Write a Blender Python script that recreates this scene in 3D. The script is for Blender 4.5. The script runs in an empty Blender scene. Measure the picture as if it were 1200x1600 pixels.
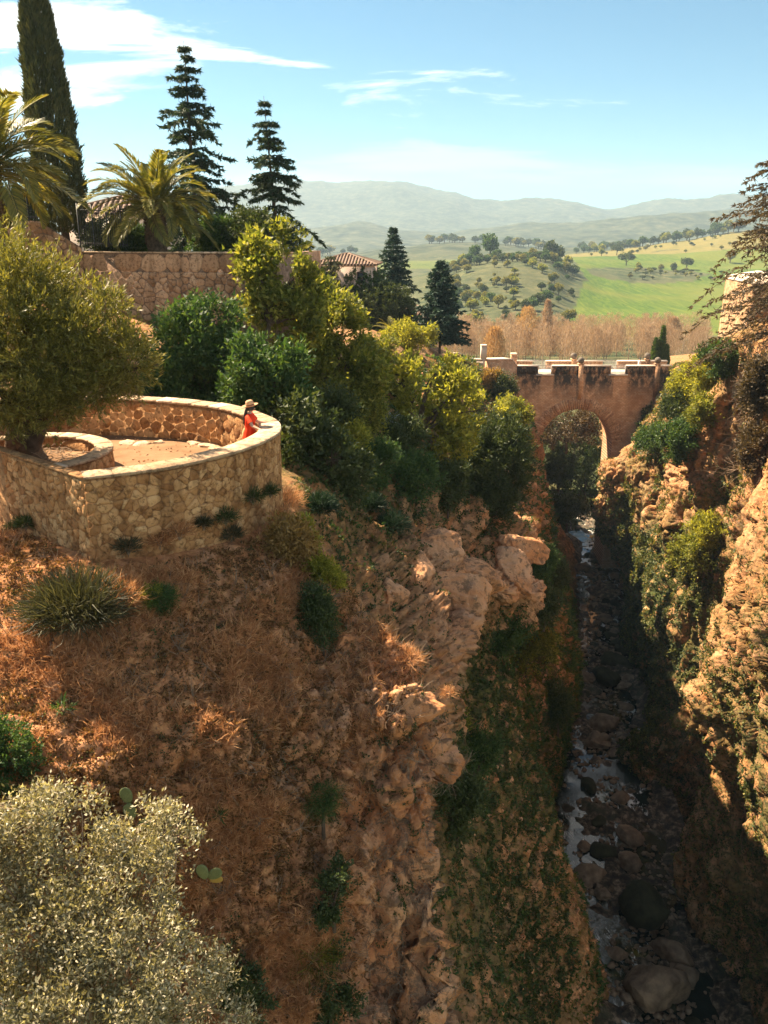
import bpy, math, random
import numpy as np
from mathutils import Vector, Matrix

random.seed(7)
RNG = np.random.default_rng(11)
SC = bpy.context.scene
COL = SC.collection
R = math.radians

# ------------------------------------------------------------------ camera
F_PX, PITCH, CAM_Z = 1350.0, R(17.66), 60.0
cam_data = bpy.data.cameras.new('camera')
cam = bpy.data.objects.new('camera', cam_data)
COL.objects.link(cam)
cam.location = (0, 0, CAM_Z)
cam.rotation_euler = (R(90) - PITCH, 0, 0)
cam_data.sensor_fit = 'VERTICAL'
cam_data.sensor_height = 32.0
cam_data.lens = 32.0 * F_PX / 1600.0
cam_data.clip_start = 0.1
cam_data.clip_end = 60000
SC.camera = cam

# ------------------------------------------------------------------ light
SUN_AZ, SUN_EL = R(-56), R(49)          # azimuth from +Y, negative = left of the view
sun_data = bpy.data.lights.new('sun', 'SUN')
sun_data.energy = 4.5
sun_data.angle = R(0.6)
sun_data.color = (1.0, 0.81, 0.58)
sun = bpy.data.objects.new('sun', sun_data)
COL.objects.link(sun)
sd = Vector((math.sin(SUN_AZ) * math.cos(SUN_EL), math.cos(SUN_AZ) * math.cos(SUN_EL), math.sin(SUN_EL)))
sun.rotation_euler = (-sd).to_track_quat('-Z', 'Y').to_euler()
sun.location = (-40, 40, 120)

world = bpy.data.worlds.new('World')
SC.world = world
world.use_nodes = True
SC.view_settings.view_transform = 'Standard'
SC.view_settings.look = 'None'
SC.view_settings.exposure = 2.2
SC.view_settings.gamma = 1.0
SC.view_settings.use_curve_mapping = False
SC.cycles.use_denoising = True
SC.cycles.max_bounces = 6
SC.cycles.diffuse_bounces = 4
SC.cycles.glossy_bounces = 2
SC.cycles.transmission_bounces = 3
SC.cycles.transparent_max_bounces = 6
SC.cycles.volume_bounces = 0
SC.cycles.caustics_reflective = False
SC.cycles.caustics_refractive = False


class NB:
    """small node-tree helper"""
    def __init__(self, tree):
        self.t = tree
        self.n = tree.nodes
        self.l = tree.links

    def add(self, typ, **kw):
        nd = self.n.new(typ)
        for k, v in kw.items():
            setattr(nd, k, v)
        return nd

    def put(self, sock, val):
        if isinstance(val, bpy.types.NodeSocket):
            self.l.new(val, sock)
        elif val is not None:
            if isinstance(val, (tuple, list)) and len(val) == 3 and sock.type == 'RGBA':
                val = (*val, 1)
            sock.default_value = val

    def math(self, op, a, b=None, c=None, clamp=False):
        nd = self.add('ShaderNodeMath', operation=op, use_clamp=clamp)
        self.put(nd.inputs[0], a)
        if b is not None:
            self.put(nd.inputs[1], b)
        if c is not None:
            self.put(nd.inputs[2], c)
        return nd.outputs[0]

    def vmul(self, a, b):
        nd = self.add('ShaderNodeVectorMath', operation='MULTIPLY')
        self.put(nd.inputs[0], a)
        self.put(nd.inputs[1], b)
        return nd.outputs[0]

    def noise(self, vec, scale, detail=4, rough=0.55, dist=0.0, typ='FBM'):
        nd = self.add('ShaderNodeTexNoise')
        self.put(nd.inputs['Vector'], vec)
        nd.inputs['Scale'].default_value = scale
        nd.inputs['Detail'].default_value = detail
        nd.inputs['Roughness'].default_value = rough
        nd.inputs['Distortion'].default_value = dist
        return nd.outputs['Fac']

    def voronoi(self, vec, scale, feature='F1', out='Distance'):
        nd = self.add('ShaderNodeTexVoronoi', feature=feature)
        self.put(nd.inputs['Vector'], vec)
        nd.inputs['Scale'].default_value = scale
        return nd.outputs[out]

    def ramp(self, fac, stops, interp='LINEAR'):
        nd = self.add('ShaderNodeValToRGB')
        nd.color_ramp.interpolation = interp
        el = nd.color_ramp.elements
        while len(el) < len(stops):
            el.new(0.5)
        for e, (p, c) in zip(el, stops):
            e.position = p
            e.color = (c, c, c, 1) if isinstance(c, (int, float)) else (*c, 1)
        self.put(nd.inputs[0], fac)
        return nd.outputs[0]

    def mix(self, fac, a, b, blend='MIX'):
        nd = self.add('ShaderNodeMix', data_type='RGBA', blend_type=blend)
        self.put(nd.inputs[0], fac)
        self.put(nd.inputs[6], a)
        self.put(nd.inputs[7], b)
        return nd.outputs[2]

    def bump(self, h, strength=0.5, dist=0.05, normal=None):
        nd = self.add('ShaderNodeBump')
        nd.inputs['Strength'].default_value = strength
        nd.inputs['Distance'].default_value = dist
        self.put(nd.inputs['Height'], h)
        if normal is not None:
            self.put(nd.inputs['Normal'], normal)
        return nd.outputs[0]

    def pos(self):
        return self.add('ShaderNodeNewGeometry').outputs['Position']

    def objco(self):
        return self.add('ShaderNodeTexCoord').outputs['Object']

    def attr(self, name):
        return self.add('ShaderNodeAttribute', attribute_name=name).outputs['Fac']


# sky: Nishita daylight with thin drifting cirrus, warmer and whiter toward the sun
def build_sky():
    nb = NB(world.node_tree)
    nb.n.clear()
    sky = nb.add('ShaderNodeTexSky', sky_type='NISHITA')
    sky.sun_disc = False
    sky.sun_elevation = SUN_EL
    sky.sun_rotation = SUN_AZ
    sky.altitude = 700
    sky.air_density = 0.85
    sky.dust_density = 0.35
    sky.ozone_density = 0.55
    co = nb.add('ShaderNodeTexCoord').outputs['Generated']
    sep = nb.add('ShaderNodeSeparateXYZ')
    nb.put(sep.inputs[0], co)
    den = nb.math('ADD', nb.math('MAXIMUM', sep.outputs[2], 0.0), 0.10)
    px = nb.math('DIVIDE', sep.outputs[0], den)
    py = nb.math('DIVIDE', sep.outputs[1], den)
    comb = nb.add('ShaderNodeCombineXYZ')
    nb.put(comb.inputs[0], px)
    nb.put(comb.inputs[1], py)
    mp = nb.add('ShaderNodeMapping')
    nb.put(mp.inputs[0], comb.outputs[0])
    mp.inputs['Location'].default_value = (CLOUD_OFF[0], CLOUD_OFF[1], 0)
    mp.inputs['Rotation'].default_value = (0, 0, R(12))
    mp.inputs['Scale'].default_value = (0.55, 0.9, 1)
    broad = nb.noise(mp.outputs[0], 0.62, 2, 0.5)
    fine = nb.noise(mp.outputs[0], 2.3, 8, 0.62, 0.6)
    m = nb.math('ADD', nb.math('MULTIPLY', broad, 0.68), nb.math('MULTIPLY', fine, 0.32))
    mask = nb.ramp(m, [(0.0, 0), (0.518, 0), (0.60, 0.8), (0.66, 1.0)])
    up = nb.ramp(sep.outputs[2], [(0.0, 0), (0.085, 0.12), (0.17, 1)])
    mask = nb.math('MULTIPLY', mask, up)
    tint = nb.mix(1.0, sky.outputs[0], SKY_TINT, 'MULTIPLY')
    # clouds: sky light plus scattered sunlight, made brighter and warmer to add fill
    lum = nb.mix(0.85, sky.outputs[0], (18.0, 16.6, 14.4))
    colr = nb.mix(mask, tint, lum)
    bg = nb.add('ShaderNodeBackground')
    nb.put(bg.inputs[0], colr)
    bg.inputs[1].default_value = SKY_STR
    out = nb.add('ShaderNodeOutputWorld')
    nb.l.new(bg.outputs[0], out.inputs[0])


CLOUD_OFF = (-18.563, -18.902)
SKY_TINT = (0.20, 0.50, 0.57)
SKY_STR = 0.0505
build_sky()

# ------------------------------------------------------------------ geometry helpers
CP, SP = math.cos(PITCH), math.sin(PITCH)


def ray(u, v):
    a = (u - 600.0) / F_PX
    b = (800.0 - v) / F_PX
    return np.array([a, CP + b * SP, -SP + b * CP])


def P(u, v, s):
    """world point seen at photo pixel (u, v) at depth s metres"""
    q = ray(u, v) * s
    return np.array([q[0], q[1], q[2] + CAM_Z])


def PZ(u, v, z):
    """world point at photo pixel (u, v) on the level z (relative to the camera)"""
    q = ray(u, v)
    return q * (z / q[2]) + np.array([0, 0, CAM_Z])


def W(x, y, z):
    return np.array([x, y, z + CAM_Z], float)


_perm = np.random.default_rng(3).permutation(256)
_perm = np.concatenate([_perm, _perm, _perm])
_grad = np.random.default_rng(4).normal(size=(256, 3))
_grad /= np.linalg.norm(_grad, axis=1)[:, None]


def perlin(p):
    p = np.asarray(p, float)
    i = np.floor(p).astype(int)
    f = p - i
    u = f * f * f * (f * (f * 6 - 15) + 10)
    i &= 255
    out = 0
    for dx in (0, 1):
        wx = u[:, 0] if dx else 1 - u[:, 0]
        for dy in (0, 1):
            wy = u[:, 1] if dy else 1 - u[:, 1]
            for dz in (0, 1):
                wz = u[:, 2] if dz else 1 - u[:, 2]
                h = _perm[_perm[_perm[(i[:, 0] + dx) & 255] + ((i[:, 1] + dy) & 255)] + ((i[:, 2] + dz) & 255)]
                g = _grad[h]
                out = out + wx * wy * wz * (g[:, 0] * (f[:, 0] - dx) + g[:, 1] * (f[:, 1] - dy) + g[:, 2] * (f[:, 2] - dz))
    return out * 1.6


def fbm(p, octs=4, gain=0.5, lac=2.03):
    p = np.asarray(p, float)
    a, t, n = 1.0, 0, 0
    for k in range(octs):
        t = t + a * perlin(p * (lac ** k) + 17.3 * k)
        n += a
        a *= gain
    return t / n


def ridged(p, octs=4, gain=0.5, lac=2.1):
    a, t, n = 1.0, 0, 0
    for k in range(octs):
        t = t + a * (1 - 2 * np.abs(perlin(p * (lac ** k) + 9.1 * k)))
        n += a
        a *= gain
    return t / n


def worley(p):
    """(F1 distance, F2 - F1, cell id 0..1)"""
    p = np.asarray(p, float)
    i = np.floor(p).astype(int)
    f1 = np.full(len(p), 9.0)
    f2 = np.full(len(p), 9.0)
    cid = np.zeros(len(p))
    for dx in (-1, 0, 1):
        for dy in (-1, 0, 1):
            for dz in (-1, 0, 1):
                c = i + (dx, dy, dz)
                h = _perm[_perm[_perm[c[:, 0] & 255] + (c[:, 1] & 255)] + (c[:, 2] & 255)]
                pt = c + 0.5 + 0.45 * _grad[h]
                d = np.sqrt(((pt - p) ** 2).sum(1))
                less = d < f1
                f2 = np.where(less, f1, np.minimum(f2, d))
                cid = np.where(less, h / 255.0, cid)
                f1 = np.where(less, d, f1)
    return f1, f2 - f1, cid


def np_mesh(name, V, polys, smooth=False):
    """polys: list of int arrays (n,3) or (n,4)"""
    V = np.asarray(V, np.float32)
    me = bpy.data.meshes.new(name)
    polys = [np.asarray(q, np.int32) for q in polys if len(q)]
    nl = sum(q.size for q in polys)
    nf = sum(len(q) for q in polys)
    me.vertices.add(len(V))
    me.vertices.foreach_set('co', V.ravel())
    me.loops.add(nl)
    me.loops.foreach_set('vertex_index', np.concatenate([q.ravel() for q in polys]))
    me.polygons.add(nf)
    tot = np.concatenate([np.full(len(q), q.shape[1], np.int32) for q in polys])
    start = np.concatenate([[0], np.cumsum(tot)[:-1]]).astype(np.int32)
    me.polygons.foreach_set('loop_start', start)
    if smooth:
        me.polygons.foreach_set('use_smooth', np.ones(nf, bool))
    me.update(calc_edges=True)
    return me


def obj(name, me, mat=None, parent=None, loc=None, rot=None, scale=None):
    o = bpy.data.objects.new(name, me)
    COL.objects.link(o)
    if mat is not None and me is not None and not me.materials:
        me.materials.append(mat)
    if parent is not None:
        o.parent = parent
    if loc is not None:
        o.location = tuple(loc)
    if rot is not None:
        o.rotation_euler = rot
    if scale is not None:
        o.scale = (scale,) * 3 if isinstance(scale, (int, float)) else scale
    return o


def tag(o, label, cat, group=None):
    o['label'] = label
    o['category'] = cat
    if group:
        o['group'] = group
    return o


def structure(o):
    o['kind'] = 'structure'
    return o


def stuff(o, label=None, cat=None):
    o['kind'] = 'stuff'
    if label:
        o['label'] = label
    if cat:
        o['category'] = cat
    return o


def thing(name, label, cat, loc=(0, 0, 0), rz=0.0, group=None, scale=None):
    o = obj(name, None, loc=loc, rot=(0, 0, rz), scale=scale)
    o.empty_display_size = 0.2
    return tag(o, label, cat, group)


class MB:
    def __init__(self):
        self.v, self.f3, self.f4, self.n = [], [], [], 0

    def add(self, V, F):
        V = np.asarray(V, float).reshape(-1, 3)
        F = np.asarray(F, int)
        if len(F):
            (self.f4 if F.shape[1] == 4 else self.f3).append(F + self.n)
        self.v.append(V)
        self.n += len(V)

    def box(self, lo, hi, M=None):
        x0, y0, z0 = lo
        x1, y1, z1 = hi
        V = np.array([[x0, y0, z0], [x1, y0, z0], [x1, y1, z0], [x0, y1, z0],
                      [x0, y0, z1], [x1, y0, z1], [x1, y1, z1], [x0, y1, z1]], float)
        if M is not None:
            V = V @ np.array(M)[:3, :3].T + np.array(M)[:3, 3]
        self.add(V, [[3, 2, 1, 0], [4, 5, 6, 7], [0, 1, 5, 4], [1, 2, 6, 5], [2, 3, 7, 6], [3, 0, 4, 7]])

    def tube(self, pts, rad, n=6, cap=True):
        pts = np.asarray(pts, float)
        m = len(pts)
        rad = np.broadcast_to(np.asarray(rad, float), (m,))
        t = np.gradient(pts, axis=0)
        t /= np.linalg.norm(t, axis=1)[:, None] + 1e-9
        ref = np.array([0.31, 0.95, 0.05]) if abs(t[0][2]) > 0.8 else np.array([0.02, 0.05, 1.0])
        a = np.cross(t, ref)
        a /= np.linalg.norm(a, axis=1)[:, None] + 1e-9
        b = np.cross(t, a)
        th = np.arange(n) * 2 * np.pi / n
        V = pts[:, None] + rad[:, None, None] * (np.cos(th)[None, :, None] * a[:, None] + np.sin(th)[None, :, None] * b[:, None])
        i = np.arange(m - 1)[:, None] * n
        j = np.arange(n)[None]
        k = (np.arange(n)[None] + 1) % n
        F = np.stack([i + j, i + k, i + n + k, i + n + j], -1).reshape(-1, 4)
        base = self.n
        self.add(V.reshape(-1, 3), F)
        if cap:
            self.add(pts[-1:], np.zeros((0, 3), int))
            c = self.n - 1
            o = base + (m - 1) * n
            self.f3.append(np.array([[o + q, o + (q + 1) % n, c] for q in range(n)]))

    def lathe(self, prof, n=16, center=(0, 0, 0), sx=1.0, sy=1.0):
        prof = np.asarray(prof, float)
        m = len(prof)
        th = np.arange(n) * 2 * np.pi / n
        V = np.stack([prof[:, 0:1] * np.cos(th) * sx, prof[:, 0:1] * np.sin(th) * sy, np.repeat(prof[:, 1:2], n, 1)], -1) + np.array(center)
        i = np.arange(m - 1)[:, None] * n
        j = np.arange(n)[None]
        k = (j + 1) % n
        F = np.stack([i + j, i + k, i + n + k, i + n + j], -1).reshape(-1, 4)
        self.add(V.reshape(-1, 3), F)

    def mesh(self, name, smooth=False):
        return np_mesh(name, np.concatenate(self.v), self.f3 + self.f4, smooth)

    def build(self, name, mat, parent=None, smooth=False, **kw):
        return obj(name, self.mesh(name, smooth), mat, parent, **kw)


def catmull(Pts, counts):
    """interpolate control points along axis 0"""
    Pts = np.asarray(Pts, float)
    n = len(Pts)
    out = []
    for i in range(n - 1):
        p0 = Pts[max(i - 1, 0)]
        p1, p2 = Pts[i], Pts[i + 1]
        p3 = Pts[min(i + 2, n - 1)]
        k = counts[i]
        t = (np.arange(k) / k).reshape(-1, *([1] * (Pts.ndim - 1)))
        m1, m2 = 0.42 * (p2 - p0), 0.42 * (p3 - p1)
        out.append((2 * t**3 - 3 * t**2 + 1) * p1 + (t**3 - 2 * t**2 + t) * m1 + (-2 * t**3 + 3 * t**2) * p2 + (t**3 - t**2) * m2)
    out.append(Pts[-1:])
    return np.concatenate(out)


def net_surface(net, rc, cc):
    """bicubic surface through a control net (rows, cols, k)"""
    g = catmull(net, rc)
    g = catmull(np.swapaxes(g, 0, 1), cc)
    return np.swapaxes(g, 0, 1)


def grid_faces(nr, nc, flip=False):
    i = np.arange(nr - 1)[:, None] * nc
    j = np.arange(nc - 1)[None]
    q = [i + j, i + j + 1, i + nc + j + 1, i + nc + j]
    if flip:
        q = q[::-1]
    return np.stack(q, -1).reshape(-1, 4)


def grid_normals(g, flip=False):
    du = np.gradient(g, axis=0)
    dv = np.gradient(g, axis=1)
    n = np.cross(dv, du) if not flip else np.cross(du, dv)
    return n / (np.linalg.norm(n, axis=2)[..., None] + 1e-9)


def set_attr(me, name, vals):
    a = me.attributes.new(name, 'FLOAT', 'POINT')
    a.data.foreach_set('value', np.asarray(vals, np.float32).ravel())


def new_mat(name):
    m = bpy.data.materials.new(name)
    m.use_nodes = True
    nb = NB(m.node_tree)
    nb.n.clear()
    out = nb.add('ShaderNodeOutputMaterial')
    return m, nb, out


def principled(nb, out, color, rough=0.85, bump=None, spec=0.3, metal=0.0):
    b = nb.add('ShaderNodeBsdfPrincipled')
    nb.put(b.inputs['Base Color'], color)
    nb.put(b.inputs['Roughness'], rough)
    b.inputs['Specular IOR Level'].default_value = spec
    b.inputs['Metallic'].default_value = metal
    if bump is not None:
        nb.l.new(bump, b.inputs['Normal'])
    nb.l.new(b.outputs[0], out.inputs[0])
    return b


def simple_mat(name, c1, c2, scale=6.0, rough=0.85, bump=0.3, bdist=0.02, spec=0.25, detail=5, metal=0.0):
    m, nb, out = new_mat(name)
    co = nb.objco()
    n = nb.noise(co, scale, detail, 0.6)
    colr = nb.ramp(n, [(0.3, c1), (0.7, c2)])
    principled(nb, out, colr, rough, nb.bump(nb.noise(co, scale * 4, 5, 0.6), bump, bdist), spec, metal)
    return m


def leaf_mat(name, dark, mid, light, trans=0.35, rough=0.55, spec=0.25, tint=(1.5, 1.4, 0.6)):
    m, nb, out = new_mat(name)
    rnd = nb.math('FRACT', nb.math('ADD', nb.add('ShaderNodeNewGeometry').outputs['Random Per Island'], nb.add('ShaderNodeObjectInfo').outputs['Random']))
    n = nb.noise(nb.pos(), 1.3, 3, 0.6)
    f = nb.math('ADD', nb.math('MULTIPLY', rnd, 0.5), nb.math('MULTIPLY', n, 0.5))
    colr = nb.ramp(f, [(0.12, dark), (0.5, mid), (0.88, light)])
    b = nb.add('ShaderNodeBsdfPrincipled')
    nb.put(b.inputs['Base Color'], colr)
    b.inputs['Roughness'].default_value = rough
    b.inputs['Specular IOR Level'].default_value = spec
    tr = nb.add('ShaderNodeBsdfTranslucent')
    nb.put(tr.inputs[0], nb.mix(1.0, colr, tint, 'MULTIPLY'))
    mx = nb.add('ShaderNodeMixShader')
    mx.inputs[0].default_value = trans
    nb.l.new(b.outputs[0], mx.inputs[1])
    nb.l.new(tr.outputs[0], mx.inputs[2])
    nb.l.new(mx.outputs[0], out.inputs[0])
    return m

# ------------------------------------------------------------------ terrain materials
def rock_material(name, warm=1.0):
    """limestone of the gorge: orange and pale beds, grey lichen, dry grass and moss where the attributes say so"""
    m, nb, out = new_mat(name)
    p = nb.pos()
    st = nb.vmul(p, (0.35, 0.35, 1.3))
    n1 = nb.noise(p, 0.45, 5, 0.6)
    n2 = nb.noise(st, 1.1, 6, 0.65, 0.4)
    base = nb.ramp(n1, [(0.28, (0.47, 0.17, 0.06)), (0.5, (0.67, 0.295, 0.125)), (0.72, (0.76, 0.415, 0.22))])
    base = nb.mix(nb.ramp(n2, [(0.42, 0), (0.62, 0.7)]), base, (0.62, 0.365, 0.22))
    # dark lichen speckle and streaks that run down the face
    lich = nb.noise(p, 3.2, 8, 0.72)
    streak = nb.noise(nb.vmul(p, (2.2, 2.2, 0.22)), 1.0, 5, 0.65)
    base = nb.mix(nb.ramp(lich, [(0.51, 0), (0.58, 0.72)]), base, (0.095, 0.065, 0.042))
    base = nb.mix(nb.ramp(streak, [(0.52, 0), (0.70, 0.6)]), base, (0.15, 0.105, 0.075))
    pale = nb.noise(p, 7.0, 6, 0.7)
    base = nb.mix(nb.ramp(pale, [(0.60, 0), (0.68, 0.5)]), base, (0.66, 0.47, 0.36))
    # dry earth and dead grass
    dryn = nb.noise(p, 5.0, 7, 0.7)
    dry = nb.ramp(dryn, [(0.34, (0.11, 0.046, 0.02)), (0.5, (0.39, 0.165, 0.065)), (0.64, (0.65, 0.335, 0.145))])
    base = nb.mix(nb.math('MULTIPLY', nb.attr('dry'), nb.ramp(nb.noise(p, 1.7, 5, 0.65), [(0.36, 0.15), (0.55, 1.0)])), base, dry)
    # moss and creeping green
    mossn = nb.noise(p, 3.6, 7, 0.72)
    moss = nb.ramp(mossn, [(0.32, (0.016, 0.026, 0.012)), (0.52, (0.05, 0.07, 0.02)), (0.70, (0.16, 0.15, 0.035))])
    base = nb.mix(nb.math('MULTIPLY', nb.attr('moss'), nb.ramp(nb.noise(p, 0.8, 6, 0.65), [(0.34, 0.1), (0.52, 1.0)])), base, moss)
    h = nb.math('ADD', nb.noise(p, 2.6, 9, 0.68), nb.math('MULTIPLY', nb.voronoi(p, 2.1, 'DISTANCE_TO_EDGE'), 0.25))
    bmp = nb.bump(h, 0.9, 0.22)
    bmp = nb.bump(nb.noise(p, 17, 6, 0.7), 0.5, 0.03, bmp)
    principled(nb, out, base, 0.92, bmp, 0.15)
    return m


M_ROCK = rock_material('gorge_rock')

# ------------------------------------------------------------------ left bank of the gorge
# river stations: left edge, right edge of the bed at each station (photo pixels and level)
ZR = [(-51.5, (1010, 1760), (1150, 1760)), (-50.5, (925, 1570), (1120, 1570)), (-50.0, (892, 1420), (1090, 1430)),
      (-49.2, (868, 1290), (1030, 1300)), (-48.2, (878, 1160), (1000, 1180)), (-47.2, (905, 1060), (990, 1060)),
      (-46.4, (908, 980), (984, 980)), (-45.6, (900, 900), (978, 900)), (-45.0, (905, 850), (965, 850))]
RIV_L = [PZ(*a, z) for z, a, b in ZR] + [W(26, 150, -44.6), W(28, 190, -44.2)]
RIV_R = [PZ(*b, z) for z, a, b in ZR] + [W(38, 150, -44.6), W(42, 190, -44.2)]


def edge_at(E, y, dz=0.0):
    E = np.array(E)
    return np.array([np.interp(y, E[:, 1], E[:, 0]), y, np.interp(y, E[:, 1], E[:, 2]) + dz])


TC = np.array([-6.84, 18.7])       # terrace centre
T_TOP, T_FLOOR, T_R = -4.1, -5.05, 4.29


def inner(deg, r=2.2, z=-5.7):
    return W(TC[0] + r * math.cos(R(deg)), TC[1] + r * math.sin(R(deg)), z)


left_rows = [
    # A..G fan round the terrace, H.. run up the gorge
    [W(-16, 9, -5.6), W(-12, 14, -5.6), P(-170, 900, 16), P(-170, 1080, 14.2), P(-170, 1280, 12.6), P(-170, 1480, 11.6), P(-170, 1700, 11.2), W(-6.5, 6.5, -17), W(-5, 6, -48)],
    [W(-15, 12, -5.6), inner(250), P(80, 885, 15.6), P(90, 1050, 14.2), P(100, 1240, 13.0), P(110, 1440, 12.4), P(120, 1680, 12.2), W(-3.6, 8.0, -17), W(-2, 8, -48)],
    [W(-15, 14, -5.6), inner(265), P(240, 872, 16.2), P(262, 1030, 14.9), P(285, 1220, 14.0), P(305, 1430, 13.5), P(325, 1680, 13.4), W(-2.6, 9.2, -17), W(0, 10, -48)],
    [W(-15, 16, -5.6), inner(290), P(345, 858, 17.0), P(385, 985, 15.8), P(420, 1180, 15.0), P(450, 1400, 14.6), P(480, 1680, 14.6), W(-1.2, 10.2, -17), W(2, 12, -48)],
    [W(-15, 18, -5.6), inner(320), P(412, 838, 18.0), P(468, 940, 17.2), P(528, 1100, 16.2), P(575, 1310, 15.8), P(600, 1680, 16.0), W(0.3, 11.2, -18), W(4, 14, -48)],
    [W(-15, 20, -5.6), inner(350), P(436, 800, 19.2), P(535, 925, 18.4), P(640, 1058, 17.0), P(712, 1190, 16.6), P(668, 1290, 16.9), P(715, 1680, 17.4), W(6, 17, -48)],
    [W(-15, 22, -5.6), inner(20), P(432, 792, 21.5), P(515, 930, 21.5), P(600, 1075, 21.0), P(645, 1200, 20.8), P(630, 1330, 21.0), P(690, 1680, 22.0), W(8, 20, -48)],
    [W(-15, 25, -5.4), W(-8, 25, -5.6), P(460, 740, 25.5), P(560, 830, 27.5), P(650, 900, 29), P(705, 985, 30), P(712, 1110, 31), P(770, 1500, 32), W(12, 29, -49)],
    [W(-16, 31, -3.6), W(-9, 31, -4.6), P(500, 700, 31), P(600, 780, 33), P(690, 846, 35), P(716, 925, 34.6), P(688, 1050, 37), P(800, 1420, 40), W(14.0, 40, -50.5)],
    [W(-18, 37, -1.2), W(-8, 37, -4.0), P(550, 645, 38), P(650, 740, 41), P(730, 856, 43.5), P(806, 925, 42.3), P(724, 1045, 46), P(855, 1390, 52), edge_at(RIV_L, 50, -1.0)],
    [W(-22, 46, -1.5), W(-8, 46, -4.5), P(590, 600, 47), P(690, 700, 50), P(812, 838, 52), P(842, 925, 53), P(832, 1060, 58), P(880, 1290, 68), edge_at(RIV_L, 62, -1.0)],
    [W(-26, 60, -3.0), W(-9, 60, -5.5), P(620, 560, 62), P(715, 660, 65), P(818, 800, 68), P(858, 920, 71), P(872, 1030, 76), P(882, 1140, 84), edge_at(RIV_L, 77, -1.0)],
    [W(-30, 80, -5.0), W(-10, 80, -7.0), P(650, 540, 84), P(735, 620, 88), P(830, 745, 92), P(862, 850, 96), P(885, 920, 100), P(902, 990, 105), edge_at(RIV_L, 97, -1.0)],
    [W(-34, 100, -6.0), W(-10, 100, -8.0), P(690, 545, 106), P(765, 590, 111), P(838, 680, 114), P(848, 780, 116), P(872, 850, 119), P(898, 900, 122), edge_at(RIV_L, 114, -1.0)],
    [W(-36, 122, -9.0), W(-10, 122, -12.0), W(10, 122, -16.6), W(16, 122, -17.2), W(21.5, 122, -25), W(23, 122, -33), W(25.5, 122, -40), W(27, 122, -43), edge_at(RIV_L, 123, -1.0)],
    [W(-40, 150, -14), W(-10, 150, -17), W(8, 150, -20), W(14, 150, -22), W(18, 150, -28), W(20, 150, -34), W(22, 150, -39), W(24, 150, -42), W(27, 150, -46)],
    [W(-40, 200, -24), W(-10, 200, -26), W(8, 200, -28), W(14, 200, -30), W(18, 200, -33), W(20, 200, -36), W(22, 200, -39), W(24, 200, -42), W(27, 200, -46)],
]
left_net = np.array(left_rows)
_j = np.random.default_rng(23)
for _i in range(7, 13):          # buttresses and gullies down to the river
    _s = (1 if _i % 2 else -1) * _j.uniform(.5, 1.3)
    for _k, _a in ((5, .5), (6, 1.2), (7, 1.9), (8, 1.5)):
        left_net[_i, _k, 0] += _a * (_s + _j.normal() * .45)
        left_net[_i, _k, 1] += _j.normal() * 1.0
LRC = [26, 30, 36, 40, 44, 36, 44, 44, 44, 40, 40, 40, 40, 30, 14, 10]
LCC = [8, 18, 44, 52, 56, 60, 52, 56]


def displace_cliff(g, nrm, rough, seed, zfreq=0.55, crag=None):
    nr, nc, _ = g.shape
    p = g.reshape(-1, 3) + seed
    d = np.linalg.norm(g.reshape(-1, 3) - np.array([0, 0, CAM_Z]), axis=1)
    big = np.clip(d / 40.0, 0.5, 1.6)
    q = p + 0.6 * np.stack([fbm(p * 0.35 + 5, 2), fbm(p * 0.35 + 31, 2), fbm(p * 0.35 + 67, 2)], 1) * big[:, None]
    h = 0.75 * big * fbm(q * (0.33 / big[:, None]), 4)
    f1, edge, cid = worley(q * np.array([0.55, 0.55, 0.75]) / big[:, None])
    h += big * (0.42 * (cid - 0.5) - 0.30 * np.exp(-edge * 9.0))
    # beds: stepped strata
    zz = q[:, 2] * zfreq / np.sqrt(big) + 0.8 * fbm(p * 0.12, 2)
    saw = zz - np.floor(zz)
    h += 0.48 * big * (np.abs(saw - 0.35) - 0.3) * (0.5 + fbm(p * 0.2 + 90, 2))
    h += 0.20 * big * ridged(q * 0.9 / big[:, None], 4)
    f1c, edgec, cidc = worley(q * np.array([1.7, 1.7, 1.1]) / big[:, None] + 33)
    h += big * (0.16 * (cidc - 0.5) - 0.13 * np.exp(-edgec * 10.0))
    h += 0.10 * np.minimum(big, 1) * fbm(p * 2.6, 4, 0.6)
    h = h.reshape(nr, nc) * rough
    if crag is not None:
        # tall blocks parted by deep vertical cracks, fluted by water
        _, et, ct = worley(q * np.array([.85, .85, .34]) / big[:, None] ** .7 + 7)
        _, et2, ct2 = worley(q * np.array([2.1, 2.1, 1.0]) / big[:, None] ** .7 + 19)
        hc = .95 * (ct - .5) - .55 * np.exp(-et * 8) + .26 * (ct2 - .5) - .20 * np.exp(-et2 * 9) + .16 * ridged(q * np.array([1.7, 1.7, .3]), 3)
        h = h + (hc * big ** .7).reshape(nr, nc) * crag
    h = h + (np.clip(d - 26, 0, 18) / 18 * 1.5 * fbm(p * np.array([.16, .16, .11]) + 71, 3)).reshape(nr, nc) * np.clip(rough * 1.6, 0, 1)
    return g + nrm * h[..., None]


# every control point also carries: roughness of the rock, dryness, moss
def weights(nr, nc, fill):
    return np.array(fill, float).reshape(nr, nc, 1)


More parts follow.
